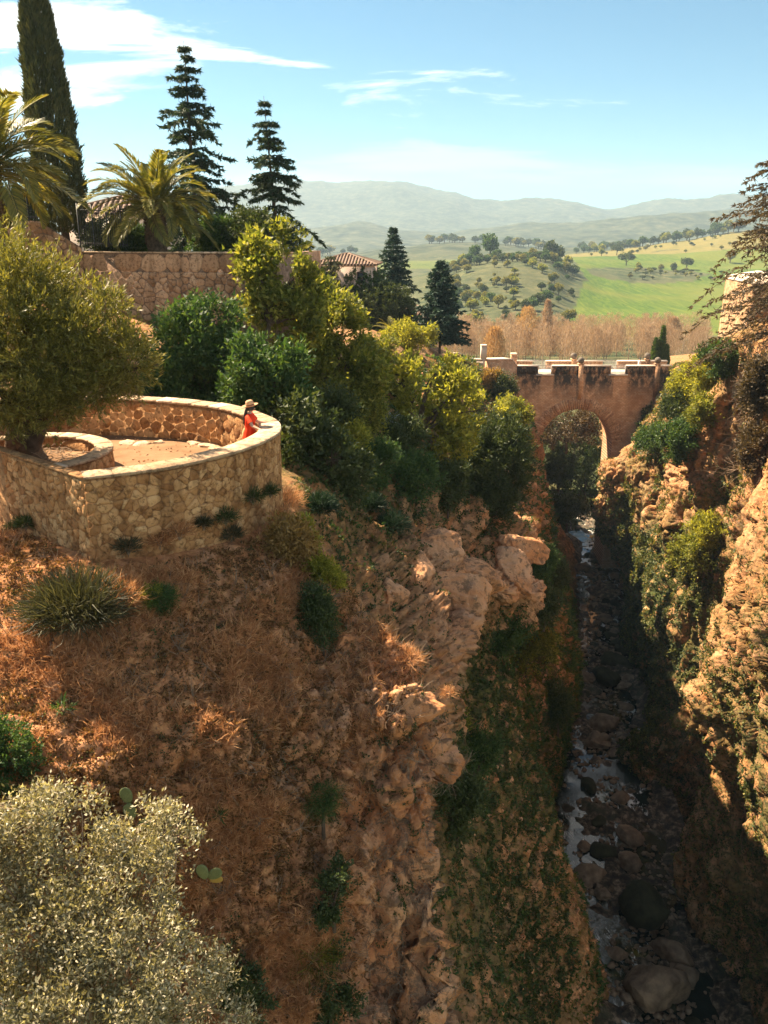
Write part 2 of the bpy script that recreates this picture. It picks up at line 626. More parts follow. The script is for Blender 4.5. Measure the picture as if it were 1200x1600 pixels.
rough_l, dry_l, moss_l = [], [], []
for i in range(len(left_rows)):
    rg = [0.0, 0.05, 0.15, 0.55, 0.8, 0.9, 1.0, 1.0, 0.6]
    dr = [0.8, 0.8, 0.9, 0.95, 0.9, 0.8, 0.6, 0.2, 0.0]
    mo = [0.3, 0.3, 0.0, 0.0, 0.0, 0.0, 0.0, 0.3, 0.3]
    if i <= 3:
        rg = [0, .05, .12, .6, .9, 1.1, 1.2, 1.2, .5]
        dr = [.8, .8, 1, .95, .95, .9, .7, .4, 0]
    elif i == 4:
        dr = [.8, .8, .9, .75, .5, .2, .1, .05, 0]; rg = [0, .05, .15, .7, 1.0, 1.0, 1.0, 1.0, .6]
    elif i == 5:
        rg = [0, .05, .15, .8, 1.2, 1.2, 1.2, 1.2, .6]
        dr = [.8, .8, .95, .8, .35, .05, .0, .0, 0]
        mo = [.3, .3, .1, .1, 0, 0, 0, .1, .3]
    elif i == 6:
        dr = [.8, .8, .9, .9, .6, .3, .3, .3, 0]
        mo = [.3, .3, .3, .2, .2, .3, .5, .6, .5]
    elif i in (7, 8):
        rg = [0, .1, .4, 1.2, 1.7, 1.7, 1.3, .9, .6]
        dr = [.6, .6, .7, .6, .35, .1, .2, .5, .2]
        mo = [.5, .5, .7, .6, .3, .05, .85, .75, .6]
    elif i in (9, 10):
        rg = [0, .1, .3, .8, 1.4, 1.3, 1.1, .8, .5]
        dr = [.6, .6, .5, .5, .2, .05, .3, .8, .3]
        mo = [.5, .5, .7, .65, .3, .05, .95, .55, .5]
    elif i in (11, 12):
        rg = [0, .1, .3, .5, .8, .9, .8, .6, .4]
        dr = [.6, .6, .5, .5, .4, .4, .3, .1, .0]
        mo = [.5, .5, .6, .6, .3, .6, .8, .7, .5]
    elif i >= 13:
        rg = [0, .1, .1, .2, .5, .6, .6, .4, .3]
        mo = [.5, .5, .5, .5, .2, .3, .5, .6, .5]
    rough_l.append(rg); dry_l.append(dr); moss_l.append(mo)


def build_bank(name, net, rc, cc, rough, dry, moss, seed, flip, mat, crag=None):
    full = np.concatenate([net, np.array(rough)[..., None], np.array(dry)[..., None], np.array(moss)[..., None], (np.zeros_like(np.array(moss)) if crag is None else crag)[..., None]], 2)
    g = net_surface(full, rc, cc)
    xyz, w = g[..., :3], g[..., 3:]
    n = grid_normals(xyz, flip)
    xyz = displace_cliff(xyz, n, np.clip(w[..., 0], 0, 2), seed, .55, np.clip(w[..., 3], 0, 1.5))
    nr, nc, _ = xyz.shape
    me = np_mesh(name, xyz.reshape(-1, 3), [grid_faces(nr, nc, flip)], False)
    set_attr(me, 'dry', np.clip(w[..., 1], 0, 1))
    set_attr(me, 'moss', np.clip(w[..., 2], 0, 1))
    o = structure(obj(name, me, mat))
    return o, xyz, w


crag_l = np.zeros((len(left_rows), 9))
crag_l[3, 4:8] = .35
crag_l[4, 4:8] = (.7, .9, 1.0, 1.0)
crag_l[5, 3:8] = (.3, 1.0, 1.2, 1.2, 1.2)
crag_l[6, 4:8] = .8
crag_l[7, 3:6] = (.5, .9, .9)
crag_l[8, 3:6] = (.5, 1.1, 1.1)
crag_l[9, 3:6] = (.4, 1.1, 1.1)
crag_l[10, 4:6] = .9
crag_l[11, 4:6] = .7
crag_l[12, 4:7] = .6
crag_l[13, 4:7] = .6
bank_left, G_LEFT, W_LEFT = build_bank('cliff_left', left_net, LRC, LCC, rough_l, dry_l, moss_l, np.array([3., 5., 7.]), False, M_ROCK, crag_l)

# ------------------------------------------------------------------ right wall of the gorge
right_rows = [
    [W(60, 10, -4), W(34, 20, -4.5), W(30, 26, -10), W(27, 28, -17), W(25.5, 30, -24), W(25, 31, -31), W(24.5, 32, -38), W(23.5, 34, -45), edge_at(RIV_R, 38, -1)],
    [W(62, 36, -4), P(1330, 560, 46), P(1275, 700, 47), P(1240, 850, 48), P(1205, 1000, 50), P(1190, 1150, 52), P(1205, 1320, 55), P(1190, 1480, 58), edge_at(RIV_R, 47, -1)],
    [W(62, 48, -4), P(1290, 560, 54), P(1215, 700, 54.5), P(1158, 860, 56), P(1112, 1000, 58), P(1080, 1130, 60), P(1128, 1215, 62.5), P(1085, 1360, 65.5), edge_at(RIV_R, 54, -1)],
    [W(62, 56, -4), P(1260, 540, 61), P(1205, 660, 62), P(1178, 790, 64), P(1150, 920, 67), P(1120, 1060, 70), P(1110, 1180, 73), P(1075, 1290, 76), edge_at(RIV_R, 66, -1)],
    [W(62, 64, -4), P(1215, 500, 69), P(1165, 580, 71), P(1160, 690, 73), P(1135, 800, 75), P(1115, 930, 78), P(1080, 1060, 81), P(1035, 1180, 83), edge_at(RIV_R, 74, -1)],
    [W(62, 74, -4), P(1170, 520, 77), P(1115, 590, 79), P(1075, 690, 80.5), P(1052, 770, 82), P(1048, 890, 84), P(1035, 1010, 87), P(1004, 1120, 90), edge_at(RIV_R, 83, -1)],
    [W(62, 88, -5), P(1140, 545, 90), P(1080, 600, 92), P(1050, 680, 94), P(1040, 760, 96), P(1020, 850, 98.5), P(1000, 930, 101), P(990, 985, 103), edge_at(RIV_R, 96, -1)],
    [W(62, 98, -6), P(1110, 570, 99), P(1058, 620, 101), P(1012, 680, 103), P(988, 740, 104), P(986, 800, 106), P(985, 860, 108), P(982, 915, 110), edge_at(RIV_R, 102.5, -1)],
    [W(62, 104, -8), P(1090, 575, 105), P(1030, 640, 107), P(982, 690, 108), P(945, 745, 109), P(930, 790, 110), P(950, 835, 112), P(975, 885, 114), edge_at(RIV_R, 108, -1)],
    [W(62, 110, -10), P(1075, 580, 112), P(1020, 655, 114), P(985, 705, 115.5), P(962, 760, 116.5), P(952, 800, 118), P(955, 840, 119), P(968, 870, 121), edge_at(RIV_R, 115, -1)],
    [W(62, 122, -14), W(42, 122, -17), W(38, 122, -20), W(35.5, 122, -27), W(34, 122, -31), W(33.4, 122, -35), W(33, 122, -38), W(33, 122, -41), edge_at(RIV_R, 122, -1)],
    [W(66, 150, -18), W(46, 150, -22), W(42, 150, -27), W(40, 150, -31), W(39, 150, -34), W(38.5, 150, -37), W(38, 150, -40), W(38, 150, -43), W(38, 150, -46)],
    [W(66, 200, -26), W(52, 200, -29), W(48, 200, -31), W(46, 200, -33), W(45, 200, -36), W(44, 200, -38), W(43, 200, -41), W(42, 200, -43), W(42, 200, -46)],
]
right_net = np.array(right_rows)
for _i in range(1, 9):
    _s = (1 if _i % 2 else -1) * _j.uniform(.2, .9)
    for _k, _a in ((5, .6), (6, 1.0), (7, 1.5), (8, 1.5)):
        right_net[_i, _k, 0] += _a * (_s + _j.normal() * .45)
RRC = [20, 40, 44, 40, 40, 44, 44, 40, 36, 24, 14, 10]
RCC = [8, 24, 44, 44, 44, 44, 40, 36]
rough_r, dry_r, moss_r = [], [], []
for i in range(len(right_rows)):
    rg = [0, .3, .8, 1.1, 1.1, 1.1, 1.0, .8, .5]
    dr = [.7, .7, .6, .5, .4, .3, .1, 0, 0]
    mo = [.6, .6, .6, .6, .7, .8, .9, .8, .6]
    if i in (2, 3):
        dr = [.7, .7, .7, .7, .7, .6, .4, .2, 0]
        mo = [.4, .4, .3, .35, .55, .6, .5, .4, .5]
    if i in (5, 6):
        dr = [.6, .6, .4, .35, .35, .2, .1, 0, 0]
        mo = [.5, .7, .5, .25, .45, .9, 1, .9, .6]
    if i in (7,):
        rg = [0, .3, .6, .6, .5, .4, .4, .5, .5]
        mo = [.5, .7, .8, .8, .75, .8, .9, .9, .6]
    if i in (8, 9):
        rg = [0, .3, .6, .8, .8, .8, .7, .6, .4]
        mo = [.5, .6, .6, .5, .35, .5, .6, .6, .5]
    rough_r.append(rg); dry_r.append(dr); moss_r.append(mo)
crag_r = np.full((len(right_rows), 9), .55)
crag_r[:, :2] = 0
crag_r[4:10, 3:8] = .8
rough_r = [[q * .62 for q in row] for row in rough_r]
bank_right, G_RIGHT, W_RIGHT = build_bank('cliff_right', right_net, RRC, RCC, rough_r, dry_r, moss_r, np.array([53., 15., 27.]), True, M_ROCK, crag_r)

# ------------------------------------------------------------------ river bed and water
def river():
    L = catmull(np.array(RIV_L), [26] * (len(RIV_L) - 1))
    Rr = catmull(np.array(RIV_R), [26] * (len(RIV_R) - 1))
    nc = 70
    t = np.linspace(-0.25, 1.25, nc)
    g = L[:, None] * (1 - t)[None, :, None] + Rr[:, None] * t[None, :, None]
    p = g.reshape(-1, 3)
    f1, edge, cid = worley(p * np.array([0.9, 0.9, 0.9]))
    f1b, edgeb, cidb = worley(p * 2.3 + 40)
    h = 0.85 * fbm(p * 0.22 + 11, 3) + 0.75 * (cid - 0.42) * (1 - np.exp(-edge * 6)) + 0.24 * (cidb - 0.4) * (1 - np.exp(-edgeb * 6)) - 0.10
    g2 = g.copy()
    g2[..., 2] += h.reshape(g.shape[:2]) + (np.maximum(np.abs(t - 0.5) - 0.42, 0) * 3.0)[None]
    me = np_mesh('riverbed', g2.reshape(-1, 3), [grid_faces(g.shape[0], nc, True)], False)
    m, nb, out = new_mat('riverbed_stone')
    q = nb.pos()
    c = nb.ramp(nb.noise(q, 1.6, 7, 0.68), [(0.40, (0.014, 0.011, 0.008)), (0.52, (0.075, 0.052, 0.032)), (0.64, (0.30, 0.215, 0.14))])
    c = nb.mix(nb.ramp(nb.noise(q, 0.5, 4, 0.6), [(0.5, 0), (0.65, 0.6)]), c, (0.045, 0.052, 0.025))
    principled(nb, out, c, 0.7, nb.bump(nb.noise(q, 6, 6, 0.7), 0.6, 0.08), 0.35)
    structure(obj('riverbed', me, m))
    tw = np.linspace(-0.2, 1.2, 20)
    gw = L[:, None] * (1 - tw)[None, :, None] + Rr[:, None] * tw[None, :, None]
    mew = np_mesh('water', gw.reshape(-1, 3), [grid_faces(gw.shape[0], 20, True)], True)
    m, nb, out = new_mat('river_water')
    q = nb.pos()
    rip = nb.ramp(nb.noise(q, 0.35, 2, 0.5), [(0.42, 0.05), (0.60, 1.0)])
    hgt = nb.math('MULTIPLY', nb.noise(q, 3.2, 5, 0.6), rip)
    sky_glint = nb.math('MULTIPLY', nb.ramp(nb.noise(nb.vmul(q, (1.0, .45, 1.0)), 1.5, 8, 0.72, .6), [(0.54, 0), (0.62, 1)]), nb.ramp(nb.noise(q, 0.16, 2, 0.5), [(0.46, 0), (0.56, 1)]))  # white patches painted into the water colour for the sky's reflection
    wc = nb.mix(sky_glint, (0.012, 0.02, 0.016), (0.75, 0.74, 0.70))
    b = principled(nb, out, wc, nb.math('ADD', nb.math('MULTIPLY', sky_glint, .5), .04), nb.bump(hgt, 0.35, 0.12), 0.9)
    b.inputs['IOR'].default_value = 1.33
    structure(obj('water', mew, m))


river()

# ------------------------------------------------------------------ far country: one sheet to the mountains
def far_land():
    us = np.array([-500, 0, 300, 480, 560, 620, 700, 740, 780, 820, 860, 900, 950, 1000, 1060, 1140, 1250, 1700], float)
    keys = [
        # depth, photo row of the surface at each column of us
        (135, [640, 640, 640, 640, 640, 640, 650, 690, 720, 770, 800, 800, 800, 770, 720, 690, 650, 650]),
        (165, [600] * 5 + [602, 604, 608, 612, 618, 622, 622, 622, 618, 612, 604, 600, 600]),
        (195, [590] * 18),
        (260, [555] * 18),
        (340, [520, 520, 520, 520, 520, 520, 522, 524, 525, 525, 526, 526, 526, 526, 526, 524, 520, 515]),
        (440, [495, 495, 490, 490, 490, 488, 478, 472, 468, 466, 470, 484, 490, 492, 494, 494, 490, 480]),
        (560, [470, 470, 465, 460, 455, 448, 430, 416, 410, 410, 414, 438, 452, 460, 464, 466, 462, 450]),
        (620, [465, 465, 460, 455, 448, 440, 420, 406, 402, 402, 404, 426, 440, 448, 452, 454, 448, 440]),
        (760, [455, 455, 450, 445, 440, 434, 432, 430, 424, 420, 416, 408, 412, 416, 420, 420, 414, 400]),
        (900, [440, 440, 435, 430, 425, 420, 420, 418, 416, 412, 408, 401, 400, 398, 396, 391, 386, 380]),
        (1080, [430, 430, 425, 418, 414, 408, 407, 406, 404, 403, 402, 396, 392, 386, 377, 363, 352, 345]),
        (1350, [410, 410, 405, 398, 394, 386, 378, 378, 380, 384, 388, 390, 392, 392, 390, 385, 380, 375]),
        (1900, [405, 405, 400, 398, 396, 394, 394, 394, 394, 392, 390, 390, 390, 390, 390, 388, 385, 380]),
        (2600, [370, 365, 360, 362, 356, 366, 374, 366, 360, 356, 353, 352, 348, 344, 340, 336, 332, 330]),
        (3300, [380] * 18),
        (4600, [330, 322, 308, 291, 294, 290, 304, 317, 322, 318, 319, 321, 330, 325, 320, 313, 308, 310]),
        (6500, [372] * 18),
    ]
    ss = np.array([k[0] for k in keys], float)
    vv = np.array([k[1] for k in keys], float)
    s_f = np.concatenate([np.linspace(135, 340, 26)[:-1], np.linspace(340, 1080, 100)[:-1], np.linspace(1080, 2600, 56)[:-1], np.linspace(2600, 6500, 70)])
    u_f = np.concatenate([np.linspace(-500, 500, 44)[:-1], np.linspace(500, 1250, 190)[:-1], np.linspace(1250, 1700, 25)])
    # smooth interpolation of rows over u then over s
    def sm(x, xp, fp):
        i = np.clip(np.searchsorted(xp, x) - 1, 0, len(xp) - 2)
        t = (x - xp[i]) / (xp[i + 1] - xp[i])
        t = np.clip(t, 0, 1)
        t = 0.5 * t + 0.5 * t * t * (3 - 2 * t)
        return fp[i] * (1 - t)[:, None] + fp[i + 1] * t[:, None]
    vu = sm(u_f, us, vv.T).T                      # (keys, nu)
    zk = np.stack([np.array([P(u, v, s)[2] for u, v in zip(u_f, row)]) for s, row in zip(ss, vu)])
    zk_s = sm(s_f, ss, zk)                        # (ns, nu)
    X = (u_f[None] - 600) / F_PX * s_f[:, None]
    Y = np.repeat(s_f[:, None] * 1.045, len(u_f), 1)
    p = np.stack([X, Y, np.zeros_like(X)], -1).reshape(-1, 3)
    # relief grows with distance, measured in fractions of the distance so that crests keep their height
    rel = (fbm(p / 95.0, 4) * 0.0030 + fbm(p / 330.0 + 3, 4) * 0.0055 * (p[:, 1] > 1200) + ridged(p / 900 + 7, 4) * 0.009 * np.clip((p[:, 1] - 1600) / 1500, 0, 1))
    g = np.stack([X, Y, zk_s + (rel * p[:, 1]).reshape(X.shape)], -1)
    me = np_mesh('far_hills', g.reshape(-1, 3), [grid_faces(len(s_f), len(u_f), True)], True)
    Ug = np.repeat(u_f[None], len(s_f), 0)
    Sg = np.repeat(s_f[:, None], len(u_f), 1)
    # what grows where, as land cover
    nz = fbm(p / 60.0 + 20, 4).reshape(X.shape)
    left_edge = np.interp(Sg, [330, 420, 560, 700, 800], [885, 900, 918, 905, 895]) + nz * 16
    bank = np.exp(-(((Ug - 1010) / 120) ** 2 + ((Sg - 690 - (Ug - 1010) * 0.15) / 62) ** 2) * 1.4)
    field = ((Ug > left_edge) & (Sg > 325) & (Sg < 885 + (Ug - 900) * 0.10) & (bank + nz * 0.3 < 0.42)).astype(float)
    fieldL = ((Ug < 730) & (Sg > 880) & (Sg < 1090) & (nz < 0.35)).astype(float)
    gold = ((Ug > 880 + nz * 20) & (Sg > 880) & (Sg < 1085) & (nz > -0.45)).astype(float)
    wood = np.clip((Sg - 1100) / 200, 0, 1)
    set_attr(me, 'field', np.maximum(field, fieldL * 0.8))
    set_attr(me, 'gold', gold)
    set_attr(me, 'wood', wood)
    m, nb, out = new_mat('far_country')
    q = nb.pos()
    n1 = nb.noise(q, 0.02, 6, 0.65)
    n2 = nb.noise(q, 0.09, 8, 0.75)
    scrub = nb.ramp(n2, [(0.36, (0.016, 0.028, 0.014)), (0.5, (0.045, 0.06, 0.026)), (0.64, (0.13, 0.12, 0.055))])
    scrub = nb.mix(nb.ramp(n1, [(0.42, 0), (0.6, 0.7)]), scrub, (0.085, 0.085, 0.04))
    sep = nb.add('ShaderNodeSeparateXYZ')
    nb.put(sep.inputs[0], q)
    wav = nb.noise(nb.vmul(q, (0.35, 0.03, 0.5)), 1.0, 4, 0.6, 1.2)
    fgreen = nb.ramp(wav, [(0.3, (0.028, 0.062, 0.009)), (0.5, (0.058, 0.10, 0.013)), (0.7, (0.11, 0.14, 0.02))])
    fgreen = nb.mix(nb.ramp(nb.noise(q, 0.012, 3, 0.5), [(0.4, 0), (0.62, 0.65)]), fgreen, (0.125, 0.13, 0.024))
    golden = nb.ramp(n2, [(0.3, (0.095, 0.10, 0.028)), (0.6, (0.18, 0.145, 0.045)), (0.75, (0.05, 0.065, 0.022))])
    woodc = nb.ramp(nb.noise(q, 0.03, 7, 0.75), [(0.38, (0.012, 0.02, 0.012)), (0.5, (0.04, 0.052, 0.028)), (0.66, (0.11, 0.11, 0.065))])
    c = nb.mix(nb.attr('wood'), scrub, woodc)
    c = nb.mix(nb.attr('gold'), c, golden)
    c = nb.mix(nb.attr('field'), c, fgreen)
    principled(nb, out, c, 0.95, nb.bump(nb.noise(q, 0.25, 5, 0.7), 0.5, 1.2), 0.1)
    structure(obj('far_hills', me, m))
    # the ground under everything, out to the horizon
    mb = MB()
    th = np.linspace(0, 2 * np.pi, 65)[:-1]
    ring = [(150, -58), (2500, -100), (7200, -125)]
    V = [[0, 100, CAM_Z - 58]]
    for r_, z_ in ring:
        V += [[r_ * math.cos(a), 100 + r_ * math.sin(a), CAM_Z + z_] for a in th]
    F3 = [[0, 1 + k, 1 + (k + 1) % 64] for k in range(64)]
    F4 = [[1 + r_ * 64 + k, 1 + (r_ + 1) * 64 + k, 1 + (r_ + 1) * 64 + (k + 1) % 64, 1 + r_ * 64 + (k + 1) % 64] for r_ in range(2) for k in range(64)]
    me = np_mesh('ground', V, [np.array(F3), np.array(F4)])
    structure(obj('ground', me, simple_mat('ground_scrub', (0.06, 0.07, 0.035), (0.16, 0.15, 0.08), 0.02)))
    return g, s_f, u_f


G_FAR, FAR_S, FAR_U = far_land()
print('terrain done')

# ------------------------------------------------------------------ masonry
def stone_material(name, dark, mid, light, vary=1.0, scale=1.0):
    m, nb, out = new_mat(name)
    p = nb.pos()
    oi = nb.math('FRACT', nb.math('ADD', nb.add('ShaderNodeObjectInfo').outputs['Random'], nb.add('ShaderNodeNewGeometry').outputs['Random Per Island']))
    n = nb.noise(p, 3.0 * scale, 6, 0.65)
    f = nb.math('ADD', nb.math('MULTIPLY', oi, 0.55 * vary), nb.math('MULTIPLY', n, 1 - 0.55 * vary))
    c = nb.ramp(f, [(0.2, dark), (0.5, mid), (0.8, light)])
    c = nb.mix(nb.ramp(nb.noise(p, 9 * scale, 7, 0.72), [(0.50, 0), (0.62, 0.7)]), c, tuple(0.35 * q for q in dark))
    # damp runs from the top
    c = nb.mix(nb.ramp(nb.noise(nb.vmul(p, (2.6, 2.6, 0.25)), 1.0, 4, 0.6), [(0.52, 0), (0.66, 0.5)]), c, tuple(0.5 * q for q in dark))
    h = nb.math('ADD', nb.noise(p, 14 * scale, 7, 0.7), nb.math('MULTIPLY', nb.noise(p, 4 * scale, 4, 0.6), 0.8))
    principled(nb, out, c, 0.92, nb.bump(h, 1.0, 0.05 / scale), 0.15)
    return m


M_STONE = stone_material('terrace_stone', (0.27, 0.12, 0.045), (0.50, 0.265, 0.11), (0.68, 0.42, 0.205), .8)
M_MORTAR = stone_material('lime_mortar', (0.22, 0.105, 0.045), (0.40, 0.21, 0.09), (0.54, 0.32, 0.15), 0.2)
M_STONE_P = stone_material('garden_wall_stone', (0.34, 0.19, 0.105), (0.54, 0.325, 0.185), (0.64, 0.42, 0.26))
M_MORTAR_P = stone_material('garden_wall_mortar', (0.13, 0.08, 0.055), (0.27, 0.17, 0.11), (0.40, 0.27, 0.18), 0.2)
M_COPING = stone_material('coping_stone', (0.40, 0.26, 0.15), (0.58, 0.41, 0.26), (0.70, 0.54, 0.38))
M_SOIL = simple_mat('terrace_soil', (0.17, 0.095, 0.048), (0.27, 0.165, 0.09), 1.6, 0.95, 0.6, 0.03, 0.1, 8)


class Path:
    """plan curve with arc length and outward (right-hand) normal"""
    def __init__(self, pts, n=30, closed_normals=True):
        q = catmull(np.array(pts, float), [n] * (len(pts) - 1)) if n > 1 else np.array(pts, float)
        self.q = q
        d = np.linalg.norm(np.diff(q, axis=0), axis=1)
        self.a = np.concatenate([[0], np.cumsum(d)])
        t = np.gradient(q, self.a, axis=0)
        t /= np.linalg.norm(t, axis=1)[:, None]
        self.nrm = np.stack([t[:, 1], -t[:, 0]], 1)
        self.len = self.a[-1]

    def at(self, a, off=0.0):
        a = np.asarray(a, float)
        x = np.interp(a, self.a, self.q[:, 0]) + off * np.interp(a, self.a, self.nrm[:, 0])
        y = np.interp(a, self.a, self.q[:, 1]) + off * np.interp(a, self.a, self.nrm[:, 1])
        return np.stack([x, y], -1)


def wall_solid(path, z0, z1, t_in, mb, n=90):
    """ribbon wall: outside on the path, inside t_in behind it"""
    a = np.linspace(0, path.len, n)
    o, i = path.at(a), path.at(a, -t_in)
    z0 = np.broadcast_to(z0, (n,)); z1 = np.broadcast_to(z1, (n,))
    V = np.stack([np.c_[o, z0], np.c_[o, z1], np.c_[i, z1], np.c_[i, z0]], 1).reshape(-1, 3)
    F = []
    for k in range(n - 1):
        b = 4 * k
        for e in range(4):
            F.append([b + e, b + (e + 1) % 4, b + 4 + (e + 1) % 4, b + 4 + e])
    F.append([0, 3, 2, 1]); e = 4 * (n - 1); F.append([e, e + 1, e + 2, e + 3])
    mb.add(V, F)


def cells(w, h, size, seed, aspect=1.5, jitter=0.36):
    """irregular stone outlines filling a w x h rectangle: Voronoi cells of a jittered coursed grid"""
    rg = np.random.default_rng(seed)
    rows = max(1, int(round(h / (size / aspect ** 0.5))))
    pts = []
    for r_ in range(rows):
        x = -rg.uniform(0, size)
        while x < w + size:
            ww = size * aspect ** 0.5 * rg.uniform(0.55, 1.55)
            pts.append((x + ww / 2, (r_ + 0.5 + rg.uniform(-jitter, jitter)) * h / rows))
            x += ww
    pts = np.array(pts)
    ex = rg.choice(len(pts), len(pts) // 6, replace=False)
    pts = np.concatenate([pts, pts[ex] + rg.normal(size=(len(ex), 2)) * size * .45])
    out = []
    for k, c in enumerate(pts):
        d = np.abs(pts - c)
        near = np.where((d[:, 0] < size * 3.2) & (d[:, 1] < size * 3.2))[0]
        poly = [np.array(q, float) for q in ((c[0] - size * 2, c[1] - size * 2), (c[0] + size * 2, c[1] - size * 2), (c[0] + size * 2, c[1] + size * 2), (c[0] - size * 2, c[1] + size * 2))]
        planes = [((pts[j] + c) / 2, pts[j] - c) for j in near if j != k]
        planes += [(np.array([0, 0.]), np.array([-1., 0])), (np.array([w, 0.]), np.array([1., 0])), (np.array([0., 0]), np.array([0., -1])), (np.array([0., h]), np.array([0., 1]))]
        for m_, n_ in planes:
            new = []
            for a, b in zip(poly, poly[1:] + poly[:1]):
                da, db = (a - m_) @ n_, (b - m_) @ n_
                if da <= 0:
                    new.append(a)
                if (da < 0) != (db < 0):
                    new.append(a + (b - a) * (da / (da - db)))
            poly = new
            if len(poly) < 3:
                break
        if len(poly) >= 3:
            q = np.array(poly)
            keep = np.linalg.norm(q - np.roll(q, 1, 0), axis=1) > size * 0.06
            if keep.sum() >= 3:
                q = q[keep]
                ar = 0.5 * abs(np.sum(q[:, 0] * np.roll(q[:, 1], -1) - np.roll(q[:, 0], -1) * q[:, 1]))
                if ar > size * size * 0.12:
                    out.append(q)
    return out


def stone_wall(parent, cellset, fn, mat, joint=0.02, proud=0.03, seed=1, name='stone', joined=False, cap=10 ** 6):
    """each stone its own object; fn(x, y, out) -> world points"""
    rg = np.random.default_rng(seed)
    all_ = MB()
    area = lambda q: abs(np.sum(q[:, 0] * np.roll(q[:, 1], -1) - np.roll(q[:, 0], -1) * q[:, 1]))
    cellset = sorted(cellset, key=area, reverse=True)
    for ci, q in enumerate(cellset):
        c = q.mean(0)
        dv = c - q
        L = np.linalg.norm(dv, axis=1)[:, None]
        q0 = q + dv * np.minimum(joint / np.maximum(L, 1e-6), 0.4)
        # chamfered corners so that stones read as worn
        q1 = []
        m = len(q0)
        for k in range(m):
            a, b, d = q0[k - 1], q0[k], q0[(k + 1) % m]
            q1 += [b + (a - b) * 0.22, b + (d - b) * 0.22]
        q1 = np.array(q1)
        pr = proud * rg.uniform(0.5, 1.6)
        inner_ = c + (q1 - c) * rg.uniform(0.80, 0.93)
        tilt = rg.normal(size=2) * 0.05
        V = np.concatenate([fn(q1[:, 0], q1[:, 1], np.full(len(q1), -0.06)),
                            fn(q1[:, 0], q1[:, 1], np.full(len(q1), pr * 0.45)),
                            fn(inner_[:, 0], inner_[:, 1], pr + (inner_ - c) @ tilt + rg.normal(size=len(q1)) * 0.004),
                            fn(c[:1], c[1:2], np.array([pr * 1.05]))])
        n = len(q1)
        F4, F3 = [], []
        for k in range(n):
            k2 = (k + 1) % n
            F4.append([k, k2, n + k2, n + k]); F4.append([n + k, n + k2, 2 * n + k2, 2 * n + k])
            F3.append([2 * n + k, 2 * n + k2, 3 * n])
        if joined or ci >= cap:
            all_.add(V, F3); all_.f4.append(np.array(F4) + all_.n - len(V))
        else:
            obj(name, np_mesh(name, V, [np.array(F3), np.array(F4)], True), mat, parent)
    if all_.n:
        stuff(all_.build('inner_stones' if joined else 'small_stones', mat, parent, True))


def coping(parent, path, z, a0, a1, t_in, t_out, thick, slab, mat, seed=0, name='coping_slab'):
    rg = np.random.default_rng(seed)
    a = a0
    while a < a1 - 0.1:
        L = slab * rg.uniform(0.8, 1.2)
        b = min(a + L, a1)
        n = 5
        s = np.linspace(a + 0.006, b - 0.006, n)
        o, i = path.at(s, t_out), path.at(s, -t_in)
        dz = rg.normal() * 0.004
        zt, zb = z + thick + dz, z
        bev = 0.012
        ob, ib = path.at(s, t_out - bev), path.at(s, -t_in + bev)
        ring = [np.c_[o, np.full(n, zb)], np.c_[o, np.full(n, zt - bev)], np.c_[ob, np.full(n, zt)], np.c_[ib, np.full(n, zt)], np.c_[i, np.full(n, zt - bev)], np.c_[i, np.full(n, zb)]]
        V = np.stack(ring, 1).reshape(-1, 3)
        F = [[6 * k + e, 6 * k + (e + 1) % 6, 6 * k + 6 + (e + 1) % 6, 6 * k + 6 + e] for k in range(n - 1) for e in range(6)]
        e0 = 6 * (n - 1)
        F += [[0, 3, 2, 1], [0, 5, 4, 3], [e0, e0 + 1, e0 + 2, e0 + 3], [e0, e0 + 3, e0 + 4, e0 + 5]]
        obj(name, np_mesh(name, V, [np.array(F)]), mat, parent)
        a = b


# ---- the round terrace
Z_TOP, Z_FLOOR = CAM_Z + T_TOP, CAM_Z + T_FLOOR
CORNER = np.array([-5.34, 14.79])
ARC = [CORNER, (-4.48, 15.18), (-3.95, 15.54), (-3.18, 16.37), (-2.61, 17.41), (-2.33, 18.45), (-2.42, 19.4), (-2.76, 20.2), (-3.45, 21.2), (-4.16, 21.85),
       (-5.61, 22.62), (-7.0, 22.98), (-8.3, 23.0), (-9.8, 22.7), (-11.2, 22.0)]
PA = Path(ARC, 16)
DIRL = np.array([-0.747, 0.665])
PL = Path([CORNER + DIRL * 7.5, CORNER + DIRL * 3, CORNER], 1)


